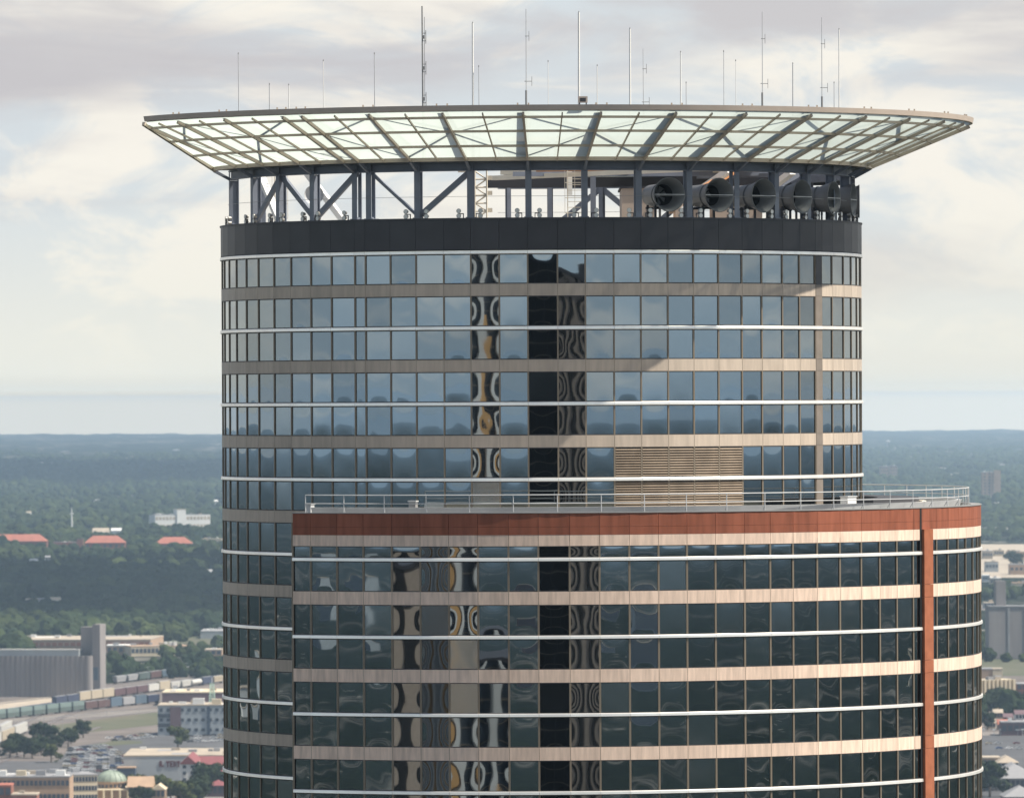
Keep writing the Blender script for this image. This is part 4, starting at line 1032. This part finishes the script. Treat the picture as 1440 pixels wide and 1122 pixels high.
# ---------------------------------------------------------------- foliage
def foliage(name, c1, c2, sc_=.25):
    m = mat(name, c1, 1.0, col2=c2, scale=sc_, detail=5, island=.35, spec=0); return m
FM = foliage('woodland foliage', (.014,.024,.013), (.042,.054,.021), .005)
FM2 = foliage('tree leaves', (.018,.030,.017), (.036,.046,.023), .5)  # plain leaf green of the single trees
FM3 = foliage('yellow green leaves', (.045,.060,.024), (.080,.088,.036), .5)
BARK = mat('bark', (.10,.075,.055), .9)
def ico(sub):
    import bmesh
    b = bmesh.new(); bmesh.ops.create_icosphere(b, subdivisions=sub, radius=1)
    v = np.array([x.co[:] for x in b.verts]); f = np.array([[q.index for q in p.verts] for p in b.faces]); b.free(); return v, f
def lump(v, k, amp):
    r = np.random.default_rng(k); out = v.copy(); d = np.zeros(len(v))
    for _ in range(9 if len(v) < 100 else 26):
        c = r.normal(size=3); c /= np.linalg.norm(c); d += np.maximum(0, v@c-(.45 if len(v) < 100 else .72))*r.uniform(.3,1.3)*(1 if len(v) < 100 else 1.7)
    d += r.normal(0, .35, len(v))*.5
    return out*(1-amp*.5+amp*d[:,None])
def mass_mesh(name, P, W, H, mt, sub=2, nvar=8, amp=.45):
    v0, f0 = ico(sub); variants = [lump(v0, k, amp) for k in range(nvar)]
    n = len(P); V = np.empty((n, len(v0), 3), np.float32); vi = rng.integers(0, nvar, n); rot = rng.uniform(0, 2*pi, n)
    for k in range(nvar):
        q = np.where(vi == k)[0]
        if not len(q): continue
        c, s_ = np.cos(rot[q])[:,None], np.sin(rot[q])[:,None]; x, y, z = variants[k].T
        V[q,:,0] = P[q,0][:,None] + (x*c-y*s_)*W[q][:,None]/2; V[q,:,1] = P[q,1][:,None] + (x*s_+y*c)*W[q][:,None]/2
        V[q,:,2] = P[q,2][:,None] + (z*.5+.52)*H[q][:,None]
    Fc = (f0[None]+ (np.arange(n)*len(v0))[:,None,None]).reshape(-1,3).astype(np.int32)
    me = bpy.data.meshes.new(name); me.vertices.add(n*len(v0)); me.vertices.foreach_set('co', V.ravel())
    me.loops.add(Fc.size); me.loops.foreach_set('vertex_index', Fc.ravel()); me.polygons.add(len(Fc))
    me.polygons.foreach_set('loop_start', np.arange(0, Fc.size, 3, dtype=np.int32)); me.polygons.foreach_set('loop_total', np.full(len(Fc), 3, np.int32)); me.polygons.foreach_set('use_smooth', np.zeros(len(Fc), bool))
    me.materials.append(mt); me.update(calc_edges=True); me.validate()
    o = bpy.data.objects.new(name, me); COL.objects.link(o); return o
def noise2(x, y, seed=0):
    xi, yi = np.floor(x).astype(np.int64), np.floor(y).astype(np.int64); fx, fy = x-xi, y-yi; fx = fx*fx*(3-2*fx); fy = fy*fy*(3-2*fy)
    def h(a, b):
        n = (a*374761393 + b*668265263 + seed*144269) & 0x7fffffff; n = ((n ^ (n >> 13))*1274126177) & 0x7fffffff; return ((n ^ (n >> 16)) & 0xffff)/65535.
    return (h(xi,yi)*(1-fx)+h(xi+1,yi)*fx)*(1-fy) + (h(xi,yi+1)*(1-fx)+h(xi+1,yi+1)*fx)*fy
def blocked(x, y):
    bad = np.zeros(len(x), bool)
    for o, u, w, x0, x1, y0, y1 in clear:
        dx, dy = x-o[0], y-o[1]; a = dx*u[0]+dy*u[1]; b = dx*w[0]+dy*w[1]; bad |= (a > x0) & (a < x1) & (b > y0) & (b < y1)
    return bad
def scatter(regions, step, wmul, mt, name, sub=2, size=(10,15), thin=0.0):
    Ps = []; Ws = []
    for (x0, x1, y0, y1) in regions:
        y = y1
        while y > y0:
            ux, uy = unroll(720, y); d = F*EYE/(y-561); w = size[0]*F/d; n = max(1, int((x1-x0)/(w*wmul)))
            xs_ = rng.uniform(x0, x1, n); ys_ = y + rng.uniform(-.5,.5,n)*step
            dd = F*EYE/(ys_-561); X = CAMX+(xs_-720)*dd/F; Y = CAMY+dd
            Ps.append(np.stack([X, Y, np.zeros(n)], 1)); y -= step*(1 if y > 700 else .8)
    P = np.concatenate(Ps)
    keep = ~blocked(P[:,0], P[:,1])
    if thin: keep &= noise2(P[:,0]/220, P[:,1]/900, 5) > thin
    P = P[keep]; n = len(P)
    big = noise2(P[:,0]/150, P[:,1]/500, 3)
    W = rng.uniform(size[0]*.5, size[1]*1.2, n)*(.5+1.1*big); H = (5+W*.55)*rng.uniform(.7,1.2,n)
    o = mass_mesh(name, P, W, H, mt, sub); tag(o, kind='stuff'); return o
scatter([(-170,430,636,752),(1180,1650,634,742)], 2.1, .62, FM, 'woodland', 2, (11,17), thin=.10)
scatter([(-170,430,752,868)], 2.8, .55, FM, 'woodland', 3, (11,16), thin=.06)
scatter([(1360,1650,818,846),(1360,1650,752,764),(1360,1650,744,752)], 3.0, .7, FM, 'woodland', 2, (8,13), thin=.35)
scatter([(-170,330,868,899),(-170,40,914,925)], 3.0, .5, FM, 'woodland', 3, (10,15))
scatter([(136,287,936,950),(286,420,936,952),(210,330,916,922)], 3.2, .5, FM, 'tree_belt', 3, (10,15))
scatter([(-170,20,962,975)], 4, .6, FM, 'tree_belt', 3, (8,12))
scatter([(1340,1650,900,932),(1366,1440,1002,1010)], 5, .8, FM, 'tree_belt', 3, (8,12), thin=.25)
# single trees with a trunk and a leafy crown
def tree_proto(seed, mt, cards=1500):
    r = np.random.default_rng(seed); root = empty('broadleaf_tree')
    mb = MB(); mb.tube((0,0,0), (0,0,3.6), .34, .22, n=8)
    cl = []
    for i in range(13):
        a = r.uniform(0, 2*pi); rr = r.uniform(.8,3.0); z = r.uniform(1.8,9.8); rr *= 1-.5*max(0,(z-7)/4); p = np.array((rr*cos(a)*1.25, rr*sin(a)*1.25, z)); cl.append((p, r.uniform(1.3,2.3)))
        mb.tube((0,0,min(3.4,z-1.2)), tuple(p*.9), .14, .05, n=5)
    cl.append((np.array((0,0,7.)),2.8)); mb.build('trunk', BARK, root)
    vs = []; fs = []
    for i in range(cards):
        p, R = cl[r.integers(0,len(cl))]; d = r.normal(size=3); d /= np.linalg.norm(d); q = p+d*R*r.uniform(.6,1.1)*np.array((1,1,.8))
        s_ = r.uniform(.22,.5); a = np.cross(d, r.normal(size=3)); a /= np.linalg.norm(a); b = np.cross(d, a)+d*r.uniform(-.5,.5); o = len(vs)
        vs += [tuple(q-a*s_-b*s_*.6), tuple(q+a*s_-b*s_*.5), tuple(q+a*s_*.6+b*s_), tuple(q-a*s_*.7+b*s_*.8)]; fs.append((o,o+1,o+2,o+3))
    mb = MB(); mb.add(vs, fs); mb.build('crown', mt, root); return root
tp = [tree_proto(1, FM2), tree_proto(2, FM2), tree_proto(3, FM3)]; used = [False]*3
tl = [(14,1066,1.0,0,'leftmost tree of the clump by the track at the lower left'),(24,1062,1.1,1,'dark tree, second from the left in the clump by the track'),(34,1064,1.0,0,'bushy tree in the middle of the clump by the track'),(45,1066,1.0,1,'low tree at the right of the clump by the track'),(62,1052,1.35,0,'tallest dark tree standing left of the car park'),(58,1062,.9,1,'dark tree in front of the tallest one left of the car park'),(78,1054,.8,1,'small dark bush-like tree right of the tallest dark tree'),(96,1050,1.0,0,'green round tree beside the upper left corner of the car park'),(100,1046,.8,2,'small yellowish tree at the upper left corner of the car park'),(117,1037,.95,1,'narrow dark tree alone on the gravel bank'),(72,1072,.95,2,'olive green tree at the left edge of the car park'),(250,1052,1.1,2,'yellow brown tree between the two car parks'),
(176,1113,1.2,2,'leftmost yellow green tree below the sign warehouse'),(188,1113,1.2,2,'second yellow green tree below the sign warehouse'),(199,1112,1.15,0,'darker tree among the yellow green ones below the sign'),(210,1114,1.2,2,'tree with pale crown right of the darker one below the sign'),(221,1113,1.2,2,'yellow green tree under the sign lettering'),(233,1116,1.1,2,'rightmost yellow green tree left of the white gable'),(286,1112,1.3,0,'dark green tree right of the white gable'),(298,1114,1.3,1,'dark green tree close to the tower edge, lower left'),(307,1118,1.2,0,'tree touching the tower edge near the bottom'),(284,1124,1.1,1,'dark tree in front of the gabled building at the bottom'),(240,1132,1.2,2,'bright tree at the bottom edge, left of the low shed'),(256,1134,1.2,2,'bright tree at the bottom edge, below the low shed'),(272,1133,1.2,0,'green tree at the bottom edge near the tower'),(200,1136,1.0,0,'green tree at the bottom edge right of the dome'),
(1390,1004,1.2,0,'leftmost green tree in front of the cream apartments'),(1400,1003,1.3,1,'full green tree in front of the cream apartments'),(1411,1002,1.3,0,'tree with broad crown in front of the cream apartments'),(1422,1003,1.2,1,'rightmost tree in front of the cream apartments'),(1389,1026,1.0,1,'dark tree by the freeway beside the curved wing'),(1437,1004,1.2,0,'tree at the right edge beside the dark brick block'),(1392,1120,1.5,0,'dark green tree at the bottom right beside the curved wing'),(1384,1112,1.4,1,'tree behind the curved wing edge at the bottom right'),(1421,794,1.6,0,'round green tree in the tan yard at the right'),(1430,798,1.5,1,'green tree at the right edge of the tan yard')]
for (px, py, s_, k, lab) in tl:
    o = tp[k] if not used[k] else copy_tree(tp[k]); used[k] = True
    o.location = G(px, py); o.rotation_euler = (0,0,random.uniform(0,6.3)); s_ *= (.85 if 170 < px < 240 and py < 1120 else 1.3); o.scale = (s_*1.1,s_*1.1,s_*random.uniform(.9,1.05))
    tag(o, lab, 'tree', 'single trees in the city')
# ---------------------------------------------------------------- clouds overhead, out of frame, whose shadows lie on the woods
CM = mat('cloud', (.8,.8,.8), 1.0, spec=0)
H_ = 2600; off = H_/tan(SUN_E)
for (x0, x1, d0, d1, n_) in ((-2600, 80, 7150, 9550, 200), (-5200, -350, 19000, 25500, 330)):
    P = np.stack([rng.uniform(x0, x1, n_)+off*sin(SUN_A), CAMY+rng.uniform(d0, d1, n_)-off*cos(SUN_A), H_+rng.uniform(-60, 120, n_)], 1)
    W = rng.uniform(250, 620, n_)*(1 if d0 < 12000 else 1.7)
    tag(mass_mesh('cloud', P, W, W*.35, CM, 3, 6, .5), kind='structure')
# ---------------------------------------------------------------- the ground, to the horizon
def ground():
    ang_f = np.arange(-.16, .1601, .00065); ang_c = np.linspace(.16, 2*pi-.16, 90)[1:-1]; A = np.concatenate([ang_f, ang_c])
    Rr_ = np.concatenate([[0, 60, 200], np.arange(500, 12000, 400), np.arange(12000, 45001, 75)])
    a, r = np.meshgrid(A, Rr_); X = CAMX + r*np.sin(a); Y = CAMY + r*np.cos(a)
    Z = np.zeros_like(X); front = np.abs(a) < .158
    k = np.clip((r-18000)/9000, 0, 1)*front
    tre = noise2(X/38, Y/160, 11)**2*9 + noise2(X/110, Y/420, 12)*10
    hill = noise2(X/1500, Y/7000, 13)*noise2(X/420, Y/4000, 17)*26*np.clip((r-24000)/18000, 0, 1)
    Z += k*tre*.9 + hill*front
    n, m = X.shape; V = np.stack([X, Y, Z], -1).reshape(-1,3).astype(np.float32)
    i, j = np.meshgrid(np.arange(n-1), np.arange(m), indexing='ij'); j2 = (j+1) % m
    Fq = np.stack([i*m+j, i*m+j2, (i+1)*m+j2, (i+1)*m+j], -1).reshape(-1,4).astype(np.int32)[:, ::-1]
    me = bpy.data.meshes.new('ground'); me.vertices.add(len(V)); me.vertices.foreach_set('co', V.ravel()); me.loops.add(Fq.size); me.loops.foreach_set('vertex_index', np.ascontiguousarray(Fq).ravel())
    me.polygons.add(len(Fq)); me.polygons.foreach_set('loop_start', np.arange(0, Fq.size, 4, dtype=np.int32)); me.polygons.foreach_set('loop_total', np.full(len(Fq), 4, np.int32)); me.update(calc_edges=True)
    mt = bpy.data.materials.new('wooded suburbs'); mt.use_nodes = True; nt = mt.node_tree; b = nt.nodes['Principled BSDF']; b.inputs['Roughness'].default_value = .95; b.inputs['Specular IOR Level'].default_value = 0
    tc = nt.nodes.new('ShaderNodeTexCoord')
    def nz(scale, det, lo, hi, c1, c2):
        mp = nt.nodes.new('ShaderNodeMapping'); mp.inputs['Scale'].default_value = scale; nt.links.new(tc.outputs['Object'], mp.inputs[0]); q = nt.nodes.new('ShaderNodeTexNoise'); q.inputs['Scale'].default_value = 1; q.inputs['Detail'].default_value = det
        nt.links.new(mp.outputs[0], q.inputs[0]); rp = nt.nodes.new('ShaderNodeValToRGB'); rp.color_ramp.elements[0].position = lo; rp.color_ramp.elements[1].position = hi; rp.color_ramp.elements[0].color = (*c1,1); rp.color_ramp.elements[1].color = (*c2,1); nt.links.new(q.outputs['Fac'], rp.inputs[0]); return rp.outputs[0]
    base = nz((.03,.03,.03), 5, .35, .68, (.006,.010,.008), (.026,.034,.020))
    mask = nz((.0022,.0012,.001), 4, .54, .62, (0,0,0), (1,1,1))
    town = nz((.02,.012,.02), 3, .42, .62, (.014,.018,.015), (.16,.15,.13))
    mx = nt.nodes.new('ShaderNodeMix'); mx.data_type = 'RGBA'; nt.links.new(mask, mx.inputs['Factor']); nt.links.new(base, mx.inputs['A']); nt.links.new(town, mx.inputs['B'])
    vo = nt.nodes.new('ShaderNodeTexVoronoi'); vo.inputs['Scale'].default_value = 1; mp = nt.nodes.new('ShaderNodeMapping'); mp.inputs['Scale'].default_value = (.008,.006,.008); nt.links.new(tc.outputs['Object'], mp.inputs[0]); nt.links.new(mp.outputs[0], vo.inputs[0])
    rp = nt.nodes.new('ShaderNodeValToRGB'); rp.color_ramp.elements[0].position = .09; rp.color_ramp.elements[1].position = .12; rp.color_ramp.elements[0].color = (1,1,1,1); rp.color_ramp.elements[1].color = (0,0,0,1); nt.links.new(vo.outputs['Distance'], rp.inputs[0])
    mx2 = nt.nodes.new('ShaderNodeMix'); mx2.data_type = 'RGBA'; nt.links.new(rp.outputs[0], mx2.inputs['Factor']); nt.links.new(mx.outputs['Result'], mx2.inputs['A']); mx2.inputs['B'].default_value = (.42,.39,.35,1)
    nt.links.new(mx2.outputs['Result'], b.inputs['Base Color']); me.materials.append(mt)
    o = bpy.data.objects.new('ground', me); COL.objects.link(o); tag(o, kind='structure')
ground()
# ---------------------------------------------------------------- towers behind the camera, seen in the glazing
def slab_tower(name, label, x0, x1, y0, y1, h, wall, stripes=None, floors=True, glassm=None, rz=0):
    r = empty(name, ((x0+x1)/2, (y0+y1)/2, 0), rz, label=label, cat='skyscraper'); W = (x1-x0)/2; D = (y1-y0)/2
    mb = MB(); mb.box(-W, W, -D, D, 0, h); mb.build('wall', wall, r)
    mb = MB(); mb.box(-W-.4, W+.4, -D-.4, D+.4, h+.01, h+1.2); mb.build('roof_cap', M['steel_dark'], r)
    if stripes:
        for key, (m, wd, pitch, off, dp) in stripes.items():
            mb = MB(); x = -W+off; hs = h if not key.startswith('orange') else h-15
            while x+wd < W: mb.box(x, x+wd, D+.02, D+dp, 0, hs); x += pitch
            y = -D+off
            while y+wd < D: mb.box(-W-dp, -W-.02, y, y+wd, 0, hs); y += pitch
            mb.build(key, m, r)
    if floors:
        mb = MB(); z = 3.0
        while z < h: mb.box(-W+.1, W-.1, D+.01, D+.14, z, z+floors); z += 3.9
        mb.build('floor_bands', M['pier'] if floors > .5 else M['mullion'], r)
    return r
dg = M['bgglass']
slab_tower('dark_glass_tower','black glass tower directly behind the viewpoint, seen only in reflections',-11,47,-470,-412,EYE+16,M['core'],{'fins':(M['transom'],.2,3.0,1,.2)},.25,dg)
slab_tower('gridded_tower','grey gridded tower behind the viewpoint, seen only in reflections',49,120,-500,-430,EYE+13.5,M['pent'],{'window_strips':(M['core'],.9,2.6,.5,.2)},0,rz=-.45)
slab_tower('striped_tower','cream and orange striped tower behind the viewpoint, seen only in reflections',-214,-120,-520,-450,EYE+23,dg,{'cream_pilasters':(M['white'],1.3,4.3,1,.9),'orange_pilasters':(B['r_orange'],2.2,9.3,4,.7)},.25,rz=-.75)
slab_tower('taupe_tower','taupe stone tower behind the viewpoint, seen only in reflections',-312,-250,-500,-440,EYE-17,M['pent'],{'window_strips':(M['core'],3.0,9,3,.3)},0,rz=-.8)
slab_tower('striped_annex','lower cream and orange striped block behind the viewpoint, seen only in reflections',-112,-62,-520,-460,EYE-30,dg,{'cream_pilasters':(M['white'],1.3,5.2,1,.9),'orange_pilasters':(B['r_orange'],1.8,8.3,3,.7)},.25,rz=-.6)
far_ = []
for q in range(34):
    a_ = radians(-150+300*(q+.5)/34+random.uniform(-3,3)); r_ = random.uniform(3300,8500); far_.append((-r_*sin(a_), -r_*cos(a_)-100, random.uniform(60,160), 50, random.uniform(15,60), random.choice(('cream','white','sand','greywall','white','brick'))))
for i,(x,y,w,d,h,m) in enumerate(tuple(far_)[:34]+((-420,-700,80,60,60,'cream'),(-330,-900,60,50,90,'brick'),(-560,-500,90,70,40,'greywall'),(-260,-1300,120,60,45,'white'),(240,-760,70,60,70,'sand'),(330,-560,60,60,50,'greywall'),(420,-950,110,60,60,'cream'),(520,-480,80,80,35,'brick'),(620,-820,90,60,80,'white'),(160,-1500,90,50,40,'tan'),(-700,-900,120,60,50,'sand'),(-900,-420,100,80,30,'white'),(760,-300,100,60,30,'tan'),(-520,-250,70,70,28,'cream'),(500,-180,80,60,30,'greywall'))[:12]):
    r = empty('city_block', (x,y,0), random.uniform(-.3,.3), label='%s mid-rise block behind the viewpoint, %s of the reflected city' % (m.replace('greywall','grey'), ORD[i]), cat='building')
    mb = MB(); mb.box(-w/2,w/2,-d/2,d/2,0,h); mb.build('wall', B[m], r); mb = MB(); mb.box(-w/2-1,w/2+1,-d/2-1,d/2+1,h+.01,h+1.5); mb.build('roof', B['tan'], r)
    mb = MB(); z = 4
    while z < h-2: mb.box(-w/2+2,w/2-2,d/2+.01,d/2+.3,z,z+1.6); z += 3.8
    mb.build('window_bands', B['win'], r)
# ---------------------------------------------------------------- air
mb = MB(); mb.box(-45900, 45900, -45900, 45900, -1.5, 243.5)
hz = bpy.data.materials.new('haze'); hz.use_nodes = True; nt = hz.node_tree
for n in list(nt.nodes):
    if n.type != 'OUTPUT_MATERIAL': nt.nodes.remove(n)
out = [n for n in nt.nodes if n.type == 'OUTPUT_MATERIAL'][0]; pv = nt.nodes.new('ShaderNodeVolumePrincipled')
pv.inputs['Color'].default_value = (.56,.77,1,1); pv.inputs['Density'].default_value = 2.6e-5; pv.inputs['Anisotropy'].default_value = 0
nt.links.new(pv.outputs[0], out.inputs['Volume'])
ho = mb.build('haze', hz); tag(ho, kind='stuff')
# ---------------------------------------------------------------- sky
w = bpy.data.worlds.new('World'); sc.world = w; w.use_nodes = True; nt = w.node_tree; bg = nt.nodes['Background']; bg.inputs['Strength'].default_value = .10
sky = nt.nodes.new('ShaderNodeTexSky'); sky.sky_type = 'NISHITA'; sky.sun_disc = False; sky.sun_elevation = SUN_E; sky.sun_rotation = pi-SUN_A; sky.altitude = 200; sky.dust_density = 2
tc = nt.nodes.new('ShaderNodeTexCoord')
def wn(scale, det, lo, hi, off=(0,0,0), rough=.5, dist=0):
    mp = nt.nodes.new('ShaderNodeMapping'); mp.inputs['Scale'].default_value = scale; mp.inputs['Location'].default_value = off; nt.links.new(tc.outputs['Generated'], mp.inputs[0])
    q = nt.nodes.new('ShaderNodeTexNoise'); q.inputs['Scale'].default_value = 1; q.inputs['Detail'].default_value = det; q.inputs['Roughness'].default_value = rough; q.inputs['Distortion'].default_value = dist; nt.links.new(mp.outputs[0], q.inputs[0])
    mr = nt.nodes.new('ShaderNodeMapRange'); mr.interpolation_type = 'SMOOTHSTEP'; mr.inputs['From Min'].default_value = lo; mr.inputs['From Max'].default_value = hi; nt.links.new(q.outputs['Fac'], mr.inputs['Value']); return mr.outputs[0]
def mixc(f, a, b):
    m = nt.nodes.new('ShaderNodeMix'); m.data_type = 'RGBA'
    if isinstance(f, float): m.inputs['Factor'].default_value = f
    else: nt.links.new(f, m.inputs['Factor'])
    for k, v in (('A', a), ('B', b)):
        if isinstance(v, tuple): m.inputs[k].default_value = (*[x*8.3 for x in v],1)
        else: nt.links.new(v, m.inputs[k])
    return m.outputs['Result']
def zr_(lo, hi):
    sp = nt.nodes.new('ShaderNodeSeparateXYZ'); nt.links.new(tc.outputs['Generated'], sp.inputs[0]); mr = nt.nodes.new('ShaderNodeMapRange'); mr.interpolation_type = 'SMOOTHSTEP'; mr.inputs['From Min'].default_value = lo; mr.inputs['From Max'].default_value = hi; nt.links.new(sp.outputs['Z'], mr.inputs['Value']); return mr.outputs[0]
blue = (.53,.575,.60)
c1 = mixc(wn((26,26,66), 9, .43, .58, (1.3,0,.4), .62, .9), blue, (.73,.70,.635))           # bright cloud
c2 = mixc(wn((9,9,50), 7, .47, .68, (4.1,2,2.35), .55, .6), c1, (.45,.437,.452))                  # lilac grey undersides
mu = nt.nodes.new('ShaderNodeMath'); mu.operation = 'MULTIPLY'; nt.links.new(zr_(.038,.050), mu.inputs[0]); nt.links.new(wn((15,15,48), 8, .38, .60, (7.7,3,1.1), .55, .5), mu.inputs[1])
c2 = mixc(mu.outputs[0], c2, (.475,.465,.475))          # grey deck along the top
low = mixc(zr_(-.002,.036), (.675,.665,.59), c2)
low = mixc(zr_(-.0006,.0020), (1.02,.87,.63), low)          # bright warm tint put into the low sky, offsetting the haze volume's blue
back = mixc(wn((14,14,50), 7, .46, .66, (2,5,1), .55, .6), (.48,.58,.645), (.75,.77,.75))          # clearer sky behind the viewpoint
sp = nt.nodes.new('ShaderNodeSeparateXYZ'); nt.links.new(tc.outputs['Generated'], sp.inputs[0]); yr = nt.nodes.new('ShaderNodeMapRange'); yr.interpolation_type = 'SMOOTHSTEP'; yr.inputs['From Min'].default_value = -.2; yr.inputs['From Max'].default_value = .75; nt.links.new(sp.outputs['Y'], yr.inputs['Value'])
allr_ = mixc(yr.outputs[0], back, low)
hi = mixc(zr_(.06,.32), allr_, mixc(.55, sky.outputs[0], (.30,.31,.33)))
nt.links.new(hi, bg.inputs['Color'])
# ---------------------------------------------------------------- sun and camera
S = (cos(SUN_E)*sin(SUN_A), -cos(SUN_E)*cos(SUN_A), sin(SUN_E))
from mathutils import Vector, Matrix
ld = bpy.data.lights.new('sun', 'SUN'); ld.energy = 5.0; ld.angle = radians(.5); ld.color = (1,.925,.80)
lo_ = bpy.data.objects.new('sun', ld); COL.objects.link(lo_); lo_.rotation_euler = Vector(S).to_track_quat('Z','Y').to_euler(); lo_.location = (300,0,600)
cd = bpy.data.cameras.new('camera'); cam = bpy.data.objects.new('camera', cd); COL.objects.link(cam); sc.camera = cam
cd.sensor_width = 36; cd.lens = 36*F/1440; cd.clip_start = 1; cd.clip_end = 120000
cam.matrix_world = Matrix.Translation((CAMX,CAMY,EYE)) @ Matrix.Rotation(radians(90),4,'X') @ Matrix.Rotation(-PHI,4,'Z')
cd.dof.use_dof = True; cd.dof.focus_distance = 384; cd.dof.aperture_fstop = 2.2
sc.view_settings.view_transform = 'Standard'; sc.view_settings.look = 'None'; sc.view_settings.exposure = .65; sc.view_settings.gamma = 1
sc.cycles.volume_bounces = 2; sc.cycles.max_bounces = 8; sc.cycles.transparent_max_bounces = 12
sc.cycles.use_denoising = True
